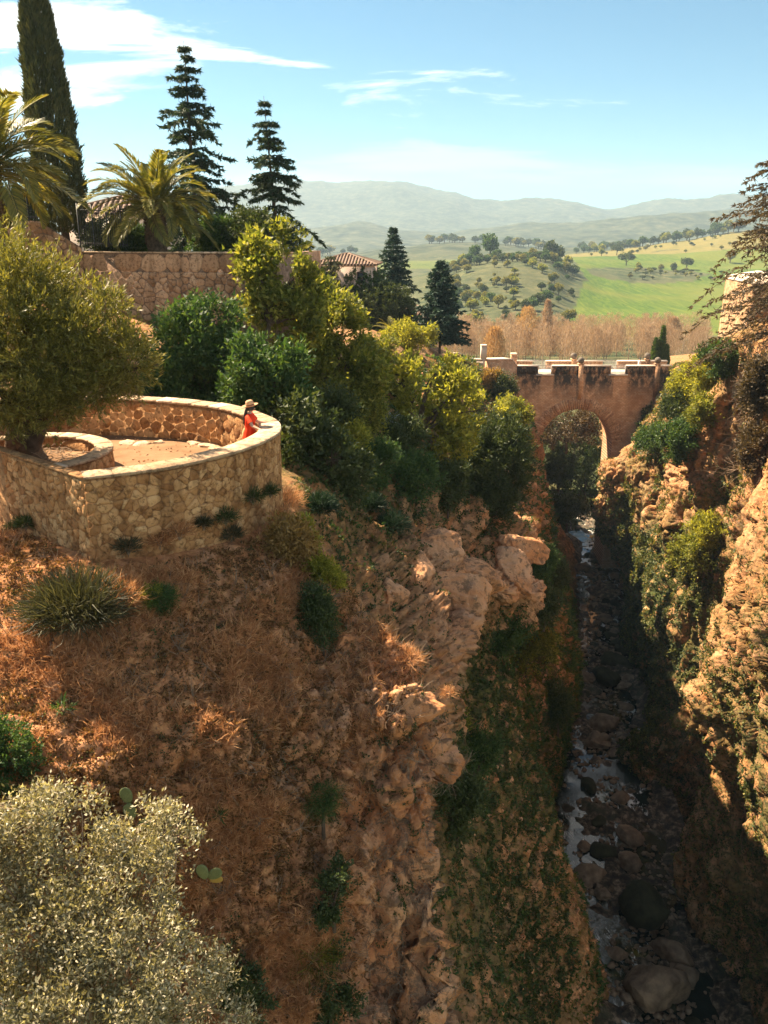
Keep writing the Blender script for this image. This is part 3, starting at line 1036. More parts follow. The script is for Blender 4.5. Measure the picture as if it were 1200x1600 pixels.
def build_terrace():
    t = thing('terrace_wall', 'curved rubble stone parapet of the round viewing terrace with pale coping', 'wall', (0, 0, 0))
    mb = MB()
    wall_solid(PA, CAM_Z - 8.2, Z_TOP, 0.40, mb, 120)
    mb.build('wall_core', M_MORTAR, t)
    mb = MB()
    wall_solid(PL, CAM_Z - 8.2, Z_TOP - 0.002, 0.16, mb, 12)
    mb.build('wall_core', M_MORTAR, t)
    zb = CAM_Z - 6.55

    def f_out(x, y, o):
        xy = np.stack([PA.at(a_, o_) for a_, o_ in zip(np.clip(x, 0, PA.len), o)])
        return np.c_[xy, y + zb]

    def f_in(x, y, o):
        xy = np.stack([PA.at(a_, -0.40 - o_) for a_, o_ in zip(x + 5.6, o)])
        return np.c_[xy, y + Z_FLOOR - 0.02]

    def f_left(x, y, o):
        xy = np.stack([PL.at(a_, o_) for a_, o_ in zip(x + PL.len - 3.1, o)])
        return np.c_[xy, y + zb]
    H = Z_TOP - zb - 0.03
    stone_wall(t, cells(7.6, H, 0.185, 5, 1.7, .6), f_out, M_STONE, 0.008, 0.016, 2, cap=205)
    stone_wall(t, cells(3.1, H, 0.185, 6, 1.7, .55), f_left, M_STONE, 0.008, 0.016, 3, cap=92)
    stone_wall(t, cells(8.6, Z_TOP - Z_FLOOR - 0.03, 0.27, 7, 1.7), f_in, M_STONE, 0.010, 0.014, 4, joined=True)
    coping(t, PA, Z_TOP, 0.0, PA.len, 0.44, 0.05, 0.06, 0.62, M_COPING, 3)
    coping(t, PL, Z_TOP, 0.0, PL.len - 0.01, 0.18, 0.03, 0.03, 0.9, M_MORTAR, 4, 'coping_strip')
    # floor
    poly = np.concatenate([PA.at(np.linspace(0, PA.len, 60), -0.2), PL.at(np.linspace(0.0, PL.len, 8), -0.08)])
    c = poly.mean(0)
    rings = 16
    V = []
    for k in range(rings + 1):
        q = c + (poly - c) * (k / rings)
        V.append(np.c_[q, np.full(len(q), Z_FLOOR) + 0.03 * fbm(np.c_[q * 1.3, np.zeros(len(q))], 3)])
    V = np.concatenate(V)
    n = len(poly)
    F = [[k * n + j, k * n + (j + 1) % n, (k + 1) * n + (j + 1) % n, (k + 1) * n + j] for k in range(rings) for j in range(n)]
    structure(obj('terrace_floor', np_mesh('terrace_floor', V, [np.array(F)], True), M_SOIL))


def build_planter():
    c = np.array([-7.95, 18.6]); r_ = 1.85
    th = np.radians(np.linspace(-62, 190, 26))
    pp = Path(np.stack([c[0] + r_ * np.cos(th), c[1] + r_ * np.sin(th)], 1), 3)
    t = thing('planter', 'low round stone planter ring holding the olive tree on the terrace', 'planter')
    zt = CAM_Z - 4.55
    mb = MB(); wall_solid(pp, Z_FLOOR - 0.1, zt, 0.34, mb, 70)
    mb.build('planter_core', M_MORTAR, t)

    def fn(x, y, o):
        xy = np.stack([pp.at(a_, o_) for a_, o_ in zip(x + 0.1, o)])
        return np.c_[xy, y + Z_FLOOR]
    stone_wall(t, cells(3.6, zt - Z_FLOOR - 0.02, 0.24, 15, 1.1), fn, M_STONE, 0.02, 0.02, 5)
    coping(t, pp, zt, 0, pp.len, 0.37, 0.04, 0.05, 0.7, M_COPING, 8)
    th = np.radians(np.linspace(-70, 200, 40))
    q = np.stack([c[0] + 1.55 * np.cos(th), c[1] + 1.55 * np.sin(th)], 1)
    V = [np.array([[c[0], c[1], zt - 0.08]])]
    rings = 7
    for k in range(1, rings + 1):
        z = np.stack([c + (a - c) * k / rings for a in q])
        V.append(np.c_[z, zt - 0.12 - 0.16 * k / rings + 0.07 * fbm(np.c_[z * 3, np.zeros(40)], 3)])
    V = np.concatenate(V)
    F3 = [[0, 1 + j, 1 + j + 1] for j in range(39)]
    F4 = [[1 + (k - 1) * 40 + j, 1 + k * 40 + j, 1 + k * 40 + j + 1, 1 + (k - 1) * 40 + j + 1] for k in range(1, rings) for j in range(39)]
    obj('planter_soil', np_mesh('planter_soil', V, [np.array(F3), np.array(F4)], True), M_SOIL, t)
    # loose flat stones on the floor
    for k, (u, v, L) in enumerate([(200, 693, .34), (222, 694, .3), (248, 692, .25), (308, 693, .3), (325, 697, .36), (337, 702, .3)]):
        b = PZ(u, v, T_FLOOR)
        rock('paving_stone', b + np.array([0, 0, 0.01]), (L, L * .7, .07), M_COPING, 'flat loose stone lying on the terrace floor by the far wall', 'stone', 100 + k, 'loose stones on the terrace floor', 3)


def rock_mesh(size, seed, sub=3, rough=0.16, flat=0.0):
    """icosphere-like boulder with planar facets"""
    import bmesh
    bm = bmesh.new()
    bmesh.ops.create_icosphere(bm, subdivisions=sub, radius=1.0)
    V = np.array([v.co[:] for v in bm.verts])
    F = np.array([[q.index for q in f.verts] for f in bm.faces])
    bm.free()
    rg = np.random.default_rng(seed)
    off = rg.uniform(0, 50, 3)
    for k in range(15):
        n = rg.normal(size=3); n /= np.linalg.norm(n)
        d = rg.uniform(0.5, 0.82)
        h = V @ n - d
        V = V - np.where(h > 0, h, 0)[:, None] * n * 0.9
    V = V * (1 + rough * fbm(V * 1.4 + off, 3)[:, None] + 0.10 * ridged(V * 3 + off, 3)[:, None])
    return V * np.array(size), F


def rock(name, loc, size, mat, label, cat, seed, group=None, sub=4, rz=None):
    V, F = rock_mesh(size, seed, sub)
    o = obj(name, np_mesh(name, V, [F], True), mat, loc=loc, rot=(0, 0, random.uniform(0, 6) if rz is None else rz))
    return tag(o, label, cat, group)


build_terrace()
build_planter()

# ---- garden retaining wall above the terrace
def build_garden_wall():
    t = thing('garden_wall', 'high rubble retaining wall below the fan palm with dark joints', 'wall')
    a, b = P(128, 388, 36.5), P(376, 394, 35.0)
    ext = P(420, 405, 38.0)
    ztop = b[2]
    zl = a[2]
    n_ = b[:2] - a[:2]
    L = np.linalg.norm(n_); n_ /= L
    pth = Path([a[:2] - n_ * 0.0, (a[:2] + b[:2]) / 2, b[:2]], 1)
    mb = MB(); wall_solid(pth, CAM_Z - 6, ztop - 0.06, 0.5, mb, 10)
    # return of the wall at its right end
    pr = Path([b[:2], b[:2] + np.array([2.2, 4.0]), b[:2] + np.array([2.6, 9.0])], 1)
    wall_solid(pr, CAM_Z - 6, ztop - 0.07, 0.5, mb, 10)
    mb.build('wall_core', M_MORTAR_P, t)
    zb = ztop - 2.9

    def fn(x, y, o):
        xy = np.stack([pth.at(a_, o_) for a_, o_ in zip(x, o)])
        return np.c_[xy, y + zb]
    stone_wall(t, cells(L, 2.1, 0.34, 21, 1.7), fn, M_STONE_P, 0.022, 0.03, 6)
    # upper band: smoother render of big blocks

    def fn2(x, y, o):
        xy = np.stack([pth.at(a_, o_) for a_, o_ in zip(x, o)])
        return np.c_[xy, y + zb + 2.1]
    stone_wall(t, cells(L, 0.72, 0.75, 22, 1.3), fn2, M_STONE_P, 0.008, 0.025, 7, 'block')
    coping(t, pth, ztop - 0.06, 0, L, 0.52, 0.05, 0.06, 1.1, M_COPING, 12)
    # sloping higher wall at its left
    t2 = thing('sloping_wall', 'rubble wall with sloped top stepping up behind the olive tree', 'wall')
    c, d = P(60, 345, 35.5), P(-160, 345, 34)
    ps = Path([d[:2], c[:2], a[:2]], 1)
    n = 40
    s = np.linspace(0, ps.len, n)
    k = np.linalg.norm(c[:2] - d[:2])
    zt = np.where(s < k, c[2], c[2] + (a[2] + 0.02 - c[2]) * (s - k) / (ps.len - k))
    mb = MB(); wall_solid(ps, CAM_Z - 6, zt, 0.45, mb, n)
    mb.build('wall_core', M_MORTAR_P, t2)

    def fn3(x, y, o):
        aa = x + k - 1.2
        top = np.interp(aa, s, zt)
        xy = np.stack([ps.at(a_, o_) for a_, o_ in zip(aa, o)])
        return np.c_[xy, top - 0.02 - y]
    stone_wall(t2, cells(ps.len - k + 1.2, 2.2, 0.36, 24, 1.6), fn3, M_STONE_P, 0.02, 0.03, 9)
    # garden ground behind the walls
    V = np.array([[-60, 34.6, ztop - .35], [d[0] - 2, 34.6, ztop - .3], [a[0], a[1] + .3, ztop - .3], [b[0], b[1] + .3, ztop - .3], [b[0] + 2.2, b[1] + 4.2, ztop - .4], [b[0] + 2.6, 44, ztop - .6], [-9, 75, CAM_Z - 3.0], [-70, 80, CAM_Z - 1.5]])
    me = np_mesh('garden_ground', V, [np.array([[0, 1, 2], [0, 2, 7], [2, 3, 4], [2, 4, 5], [2, 5, 7], [5, 6, 7]])])
    structure(obj('garden_ground', me, simple_mat('garden_earth', (0.09, 0.075, 0.035), (0.17, 0.14, 0.06), 1.2)))
    return ztop - 0.3


Z_GARDEN = build_garden_wall()
M_IRON = simple_mat('black_iron', (0.02, 0.022, 0.022), (0.035, 0.035, 0.033), 8, 0.5, 0.1, 0.004, 0.4)


def build_fence(name, A, B, h, label, n):
    t = thing(name, label, 'fence')
    A, B = np.array(A), np.array(B)
    for z in (0.12, h - 0.15):
        mb = MB(); mb.tube([A + (0, 0, z), B + (0, 0, z)], 0.022, 4); mb.build('rail', M_IRON, t)
    for k in range(n + 1):
        q = A + (B - A) * k / n
        mb = MB()
        mb.tube([q, q + (0, 0, h - 0.05), q + (0, 0, h + 0.1)], [0.014, 0.014, 0.004], 4)
        if k % 6 == 0:
            mb.tube([q, q + (0, 0, h + 0.12)], 0.035, 6)
        mb.build('bar' if k % 6 else 'post', M_IRON, t)


build_fence('iron_fence', P(-30, 345, 35), P(62, 344, 35.8), 1.7, 'black iron railing on the wall under the left palm', 22)
build_fence('iron_fence', P(126, 384, 36.9), P(200, 387, 36.6), 1.6, 'black iron railing beside the foot of the cypress', 20)


# ---- the old bridge
def brick_material(name, stain=True):
    m, nb, out = new_mat(name)
    p = nb.pos()
    co = nb.objco()
    br = nb.add('ShaderNodeTexBrick')
    sw = nb.add('ShaderNodeMapping')
    nb.put(sw.inputs[0], p)
    sw.inputs['Rotation'].default_value = (R(90), 0, 0)
    nb.put(br.inputs['Vector'], sw.outputs[0])
    br.inputs['Scale'].default_value = 1.0
    br.inputs['Brick Width'].default_value = 0.42
    br.inputs['Row Height'].default_value = 0.19
    br.inputs['Mortar Size'].default_value = 0.014
    nb.put(br.inputs['Color1'], (0.64, 0.345, 0.175))
    nb.put(br.inputs['Color2'], (0.80, 0.50, 0.30))
    nb.put(br.inputs['Mortar'], (0.28, 0.18, 0.12))
    c = br.outputs['Color']
    c = nb.mix(nb.ramp(nb.noise(p, 0.7, 6, 0.65), [(0.42, 0), (0.66, 0.7)]), c, (0.38, 0.19, 0.095))
    c = nb.mix(nb.ramp(nb.noise(p, 2.4, 7, 0.7), [(0.56, 0), (0.66, 0.6)]), c, (0.62, 0.44, 0.30))
    if stain:
        st = nb.math('MULTIPLY', nb.attr('stain'), nb.ramp(nb.noise(nb.vmul(p, (1, 1, 0.6)), 1.1, 7, 0.72), [(0.36, 0.1), (0.52, 1.0)]))
        c = nb.mix(st, c, (0.055, 0.045, 0.037))
    principled(nb, out, c, 0.92, nb.bump(nb.noise(p, 3.5, 7, 0.7), 0.7, 0.12), 0.12)
    return m


M_BRICK = brick_material('bridge_brick')
M_VOUS = stone_material('arch_brick', (0.42, 0.20, 0.10), (0.66, 0.37, 0.20), (0.82, 0.52, 0.31), 1.0, .5)
M_PALE = simple_mat('pale_stone', (0.55, 0.44, 0.34), (0.68, 0.57, 0.46), 1.5, 0.85, 0.4, 0.02)
M_WHITE_IRON = simple_mat('pale_iron', (0.42, 0.38, 0.34), (0.55, 0.5, 0.45), 5, 0.6, 0.1, 0.005)


def build_bridge():
    t = thing('stone_bridge', 'old single arch stone bridge spanning the narrow gorge', 'bridge')
    Y0, Y1 = 116.0, 121.2
    zt = P(900, 571, Y0 / 1.0045)[2]          # top of the parapet
    deck = zt - 1.15
    cx, rad, cz = 26.4, 4.9, CAM_Z - 27.2
    xs = np.unique(np.concatenate([np.linspace(10, cx - rad, 40), cx - rad * np.cos(np.linspace(0, np.pi, 41)), np.linspace(cx + rad, 48, 40)]))
    low = CAM_Z - 47
    zlo = np.where(np.abs(xs - cx) < rad - 1e-6, cz + np.sqrt(np.maximum(rad**2 - (xs - cx) ** 2, 0)), low)
    # spandrel wall as columns of quads with real thickness
    mb = MB()
    nz = 26
    V, idx = [], {}
    fr = np.linspace(0, 1, nz)
    cols = []
    for x, zl in zip(xs, zlo):
        cols.append((x, zl))
    for a, b in zip(cols[:-1], cols[1:]):
        mid = (a[0] + b[0]) / 2
        inside = abs(mid - cx) < rad
        la = a[1] if (inside and abs(a[0] - cx) < rad - 1e-6) else (cz if inside else low)
        lb = b[1] if (inside and abs(b[0] - cx) < rad - 1e-6) else (cz if inside else low)
        for y, fl in ((Y0, False), (Y1, True)):
            za, zb_ = la + (deck - la) * fr, lb + (deck - lb) * fr
            Vv = np.concatenate([np.c_[np.full(nz, a[0]), np.full(nz, y), za], np.c_[np.full(nz, b[0]), np.full(nz, y), zb_]])
            q = np.arange(nz - 1)
            F = np.stack([q, nz + q, nz + q + 1, q + 1], 1)
            mb.add(Vv, F[:, ::-1] if fl else F)
        if inside:
            mb.add([[a[0], Y0, la], [b[0], Y0, lb], [b[0], Y1, lb], [a[0], Y1, la]], [[0, 3, 2, 1]])
    for x, s_ in ((cx - rad, 1), (cx + rad, -1)):
        mb.add([[x, Y0, low], [x, Y0, cz], [x, Y1, cz], [x, Y1, low]], [[0, 1, 2, 3]] if s_ < 0 else [[3, 2, 1, 0]])
    me = mb.mesh('spandrel_wall')
    co = np.empty(len(me.vertices) * 3, np.float32); me.vertices.foreach_get('co', co); co = co.reshape(-1, 3)
    u = 600 + co[:, 0] * F_PX / 117.5
    # soot-dark weathering below each parapet panel, none below the two openings
    clean = (np.abs(u - 852) < 11) | (np.abs(u - 967) < 12) | (np.abs(u - 906) < 4)
    dep = np.clip((co[:, 2] - (zt - 5.2)) / 3.0, 0, 1)
    set_attr(me, 'stain', dep * np.where(clean, 0.12, 1.0))
    obj('spandrel_wall', me, M_BRICK, t)

    def xat(u):
        return (u - 600) / F_PX * (Y0 / 1.0045)
    segs = [(800, 841), (863, 955), (979, 1050)]
    for ys, nm in ((Y0, 0), (Y1 - 0.55, 1)):
        for a, b in segs if nm == 0 else [(770, 841), (863, 955), (979, 1060)]:
            mb = MB()
            n = 14
            for k in range(n):
                mb.box((xat(a) + (xat(b) - xat(a)) * k / n, ys, deck - 0.003), (xat(a) + (xat(b) - xat(a)) * (k + 1) / n, ys + 0.55, zt - 0.14))
            me = mb.mesh('parapet_panel')
            set_attr(me, 'stain', np.full(len(me.vertices), 1.0 if nm == 0 else 0.25))
            obj('parapet_panel', me, M_BRICK, t)
            mb = MB(); mb.box((xat(a) - .05, ys - .06, zt - 0.14), (xat(b) + .05, ys + .61, zt))
            mb.build('parapet_cap', M_PALE, t)
        for a, b in ((841, 863), (955, 979)):
            x0, x1 = xat(a) + .06, xat(b) - .06
            n = 12
            rl = MB()
            for z in (deck + .12, zt + .02):
                rl.tube([[x0, ys + .2, z], [x1, ys + .2, z]], 0.035, 4)
            for k in range(n + 1):
                x = x0 + (x1 - x0) * k / n
                rl.tube([[x, ys + .2, deck], [x, ys + .2, zt + .02]], 0.022 if k % n else 0.05, 4)
            rl.build('railing', M_WHITE_IRON, t)
            if nm == 0:
                mb = MB(); mb.box((x0 - .3, ys - .22, deck - .22), (x1 + .3, ys + .5, deck + .004)); mb.build('sill', M_PALE, t)
        for uu in (908, 1028):
            x = xat(uu)
            mb = MB(); mb.box((x - .32, ys - .16, deck - (3.4 if nm == 0 else 0.2)), (x + .32, ys + .62, zt + .12)); mb.box((x - .38, ys - .2, zt + .12), (x + .38, ys + .66, zt + .24))
            me = mb.mesh('pilaster'); set_attr(me, 'stain', np.full(len(me.vertices), .12 if uu < 1000 else .7)); obj('pilaster', me, M_BRICK, t)
            th = np.linspace(-1.45, 1.57, 12)
            mb = MB(); mb.lathe(np.c_[.44 * np.cos(th), .44 * np.sin(th)], 16, (x, ys + .22, zt + .64))
            mb.build('stone_ball', simple_mat('ball_stone_%d' % uu, (.07, .06, .05), (.2, .16, .12), 3), t, True)
    # ring of voussoirs
    nv = 56
    for k in range(nv):
        a0, a1 = R(4 + 172 * k / nv), R(4 + 172 * (k + 1) / nv - 0.8)
        r0, r1 = rad + 0.004, rad + 1.55 + random.uniform(-.12, .12)
        yf = Y0 - random.uniform(.03, .07)
        V = []
        for y in (yf, Y0 + .3):
            for a, r_ in ((a0, r0), (a1, r0), (a1, r1), (a0, r1)):
                V.append([cx + r_ * math.cos(a), y, cz + r_ * math.sin(a)])
        obj('voussoir', np_mesh('voussoir', V, [np.array([[0, 3, 2, 1], [4, 5, 6, 7], [0, 1, 5, 4], [1, 2, 6, 5], [2, 3, 7, 6], [3, 0, 4, 7]])]), M_VOUS, t)
    mb = MB(); mb.box((10, Y0 + .55, deck - .2), (48, Y1 - .55, deck + 0.004)); mb.build('roadway', M_PALE, t)
    return zt, deck, Y0


BR_TOP, BR_DECK, BR_Y = build_bridge()


def low_wall(name, pts, h, label, mat=None, t=0.45, cap=True):
    """low wall along world points (top level), own coping"""
    th = thing(name, label, 'wall')
    pts = np.array(pts)
    pa = Path(pts[:, :2], 1)
    n = 24
    s = np.unique(np.concatenate([np.linspace(0, pa.len, n), pa.a]))
    z = np.interp(s, pa.a, pts[:, 2])
    o, i = pa.at(s), pa.at(s, -t)
    n = len(s)
    V = np.stack([np.c_[o, z - h], np.c_[o, z], np.c_[i, z], np.c_[i, z - h]], 1).reshape(-1, 3)
    F = [[4 * k + e, 4 * k + (e + 1) % 4, 4 * k + 4 + (e + 1) % 4, 4 * k + 4 + e] for k in range(n - 1) for e in range(4)]
    F += [[0, 3, 2, 1], [4 * n - 4, 4 * n - 3, 4 * n - 2, 4 * n - 1]]
    me = np_mesh('wall_body', V, [np.array(F)])
    set_attr(me, 'stain', np.full(len(me.vertices), .25))
    obj('wall_body', me, mat or M_BRICK, th)
    if cap:
        o, i = pa.at(s, .06), pa.at(s, -t - .06)
        V = np.stack([np.c_[o, z + .002], np.c_[o, z + .14], np.c_[i, z + .14], np.c_[i, z + .002]], 1).reshape(-1, 3)
        obj('coping', np_mesh('coping', V, [np.array(F)]), M_PALE, th)
    return th


low_wall('abutment_wall', [P(655, 556, 108), P(718, 553, 108), P(724, 556, 110)], 4, 'low pale walled platform under the spruce by the bridge')
low_wall('zigzag_wall', [P(700, 592, 106), P(738, 587, 105), P(753, 578, 108), P(728, 570, 110)], 9, 'zigzag terrace wall with pale coping left of the bridge')
low_wall('abutment_wall', [P(764, 563, 112), P(800, 562, 114.5), P(808, 572, 115.5)], 12, 'tall ivy grown abutment wall at the left bridge end', t=1.5)
low_wall('gate_pier', [P(752, 541, 111), P(761, 541, 111)], 1.9, 'short pale gate pier standing at the bridge approach', M_PALE, .9, True)
low_wall('approach_wall', [P(758, 562, 111.8), P(724, 561, 113)], 1.0, 'pale low wall along the bridge approach', M_PALE)
low_wall('brick_pier', [P(799, 554, 119), P(808, 554, 119)], 2.2, 'small square brick pier at the far left bridge corner', None, .9)


# ---- bastion on the right cliff
def build_tower():
    t = thing('bastion', 'weathered stone bastion on the right cliff with cedar hanging over', 'tower')
    A, B, C = P(1116, 560, 80), P(1156, 575, 71), P(1330, 560, 68)
    ztop = P(1156, 441, 71)[2]
    pts = [A[:2], B[:2], C[:2]]
    bat = 0.5
    m = stone_material('bastion_stone', (0.34, 0.19, 0.10), (0.55, 0.33, 0.18), (0.66, 0.45, 0.28), 0.0, 0.35)
    n = 30
    a = np.array([A[:2] + (B[:2] - A[:2]) * k / n for k in range(n)] + [B[:2] + (C[:2] - B[:2]) * k / n for k in range(n + 1)])
    nz = 30
    V = []
    zz = np.linspace(CAM_Z - 13, ztop, nz)
    tin = (B[:2] + np.array([8, 8]) - B[:2]); tin = tin / np.linalg.norm(tin)
    for z in zz:
        f = (z - zz[0]) / (zz[-1] - zz[0])
        q = a + tin * bat * f
        V.append(np.c_[q, np.full(len(q), z)])
    g = np.array(V)
    p = g.reshape(-1, 3)
    g = g + (np.array([-.5, -.8, 0]) * (0.16 * fbm(p * 1.1, 4) + .1 * ridged(p * np.array([1, 1, .25]), 3))[:, None]).reshape(g.shape)
    obj('tower_wall', np_mesh('tower_wall', g.reshape(-1, 3), [grid_faces(nz, len(a), True)], True), m, t)
    q = np.array([A[:2] + tin * bat, B[:2] + tin * bat, C[:2] + tin * bat, C[:2] + (4, 18), A[:2] + (8, 12)])
    V = np.concatenate([np.c_[q - tin * .18, np.full(5, ztop)], np.c_[q - tin * .18, np.full(5, ztop + .25)]])
    F4 = [[k, (k + 1) % 5, 5 + (k + 1) % 5, 5 + k] for k in range(5)]
    F3 = [[5, 6, 7], [5, 7, 8], [5, 8, 9]]
    obj('tower_cap', np_mesh('tower_cap', V, [np.array(F3), np.array(F4)]), M_PALE, t)


build_tower()

# ---- houses
M_PLASTER = simple_mat('cream_plaster', (0.55, 0.42, 0.34), (0.66, 0.53, 0.44), 0.8, 0.9, 0.3, 0.02)
M_TILE = simple_mat('clay_tile', (0.13, 0.085, 0.06), (0.26, 0.175, 0.125), 2.5, 0.85, 0.4, 0.03)
M_GLASS_DARK = simple_mat('dark_glass', (0.02, 0.022, 0.025), (0.035, 0.04, 0.045), 1, 0.15, 0.02, 0.01, 0.6)


def hip_house(name, label, c, w, d, wall_h, roof_h, rz, pitch=0.42, ov=0.5, windows=()):
    """hipped house, origin at the ground centre; roof of barrel-tile columns"""
    t = thing(name, label, 'house', c, rz)
    mb = MB(); mb.box((-w / 2, -d / 2, -3), (w / 2, d / 2, wall_h)); mb.build('wall', M_PLASTER, t)
    mb = MB(); mb.box((-w / 2 - .12, -d / 2 - .12, wall_h), (w / 2 + .12, d / 2 + .12, wall_h + .14)); mb.build('cornice', M_PLASTER, t)
    hw, hd = w / 2 + ov, d / 2 + ov
    z0 = wall_h + .15
    rl = max(hw - hd, 0.2)
    for x, z, ww, hh in windows:
        fr = MB(); fr.box((x - ww / 2 - .08, -d / 2 - .05, z - .08), (x + ww / 2 + .08, -d / 2 + .03, z + hh + .08)); f = fr.build('window', M_TILE, t)
        pn = MB(); pn.box((x - ww / 2, -d / 2 - .07, z), (x + ww / 2, -d / 2 - .02, z + hh)); pn.build('pane', M_GLASS_DARK, f)
    mb = MB()
    mb.add([[-hw, -hd, z0], [hw, -hd, z0], [hw, hd, z0], [-hw, hd, z0], [-rl, 0, z0 + roof_h], [rl, 0, z0 + roof_h]],
           [[0, 1, 5, 4], [2, 3, 4, 5]])
    mb.add([[-hw, -hd, z0], [-hw, hd, z0], [-rl, 0, z0 + roof_h]], [[1, 0, 2]])
    mb.add([[hw, -hd, z0], [hw, hd, z0], [rl, 0, z0 + roof_h]], [[0, 1, 2]])
    mb.add([[-hw, -hd, z0 - .02], [hw, -hd, z0 - .02], [hw, hd, z0 - .02], [-hw, hd, z0 - .02]], [[3, 2, 1, 0]])
    roof = mb.build('roof', M_TILE, t)
    # rows of barrel tiles running up each slope
    step = 0.34

    def row(p0, p1):
        b = MB(); p0 = np.array(p0); p1 = np.array(p1)
        n = max(2, int(np.linalg.norm(p1 - p0) / .45))
        pts = [p0 + (p1 - p0) * k / n + (0, 0, .05) for k in range(n + 1)]
        b.tube(pts, 0.115, 6)
        b.build('tile_row', M_TILE, roof, True)
    k = int(2 * hw / step)
    for i in range(1, k):
        x = -hw + 2 * hw * i / k
        f = 1.0 if abs(x) <= rl else (hw - abs(x)) / (hw - rl)
        row((x, -hd, z0), (x, -hd + hd * f, z0 + roof_h * f))
    k = int(2 * hd / step)
    for i in range(1, k):
        y = -hd + 2 * hd * i / k
        f = (hd - abs(y)) / hd
        for sx in (-1, 1):
            row((sx * hw, y, z0), (sx * (hw - (hw - rl) * f), y, z0 + roof_h * f))
    for sx in (-1, 1):
        for sy in (-1, 1):
            row((sx * hw, sy * hd, z0 + .05), (sx * rl, 0, z0 + roof_h + .05))
    row((-rl, 0, z0 + roof_h + .06), (rl, 0, z0 + roof_h + .06))
    return t


hip_house('garden_house', 'pale house with hipped clay tile roof among the dark trees', P(543, 486, 97), 6.3, 6.5, 4.9, 1.05, R(-4), windows=((1.9, 3.2, .8, 1.1), (-1.6, 3.2, .8, 1.1)))
hip_house('villa', 'cream villa with low tile roof behind the palm', P(206, 375, 64), 8.0, 7.0, 1.55, 1.25, R(8), windows=((-2.2, .2, .8, .9),))
hip_house('pavilion', 'small dark tiled pavilion roof right of the clipped round tree', P(648, 520, 99), 2.6, 3.0, 2.0, .8, R(10))
print('structures done')

# ------------------------------------------------------------------ plants: generators
def unit(v):
    return v / (np.linalg.norm(v, axis=-1, keepdims=True) + 1e-9)


def leaf_quads(p, d, L, Wd, rg, curl=0.15, tri=False):
    """diamond leaves: base p, direction d; returns verts, quads"""
    n = len(p)
    d = unit(d)
    r_ = rg.normal(size=(n, 3))
    w = unit(np.cross(d, r_))
    up = np.cross(w, d)
    L = (L * rg.uniform(0.65, 1.3, n))[:, None]
    Wd = (Wd * rg.uniform(0.7, 1.25, n))[:, None]
    if tri:      # far foliage: plain triangles
        V = np.stack([p - w * Wd * .55, p + w * Wd * .55, p + d * L], 1).reshape(-1, 3)
        return V, np.arange(n * 3).reshape(-1, 3)
    a = p
    b = p + d * L * 0.45 + w * Wd * 0.5 + up * L * curl * 0.5
    c = p + d * L
    e = p + d * L * 0.45 - w * Wd * 0.5 + up * L * curl * 0.5
    V = np.stack([a, b, c, e], 1).reshape(-1, 3)
    F = np.arange(n * 4).reshape(-1, 4)
    return V, F


def blob_points(blobs, n, rg, shell=0.45, gap=0.0, freq=1.0):
    vol = np.array([b[3] * b[4] * b[5] for b in blobs]) ** (2 / 3)
    k = rg.choice(len(blobs), int(n * 2.2), p=vol / vol.sum())
    d = unit(rg.normal(size=(len(k), 3)))
    r_ = rg.uniform(0, 1, len(k)) ** shell
    B = np.array(blobs)[k]
    p = B[:, :3] + d * B[:, 3:] * r_[:, None]
    # uneven outline
    p = p + d * (0.22 * B[:, 3:4]) * fbm(p * (1.6 / B[:, 3].mean()), 3)[:, None]
    keep = perlin(p * freq + 13.7) > gap - 0.55
    idx = np.where(keep)[0][:n]
    return p[idx], d[idx], k[idx]


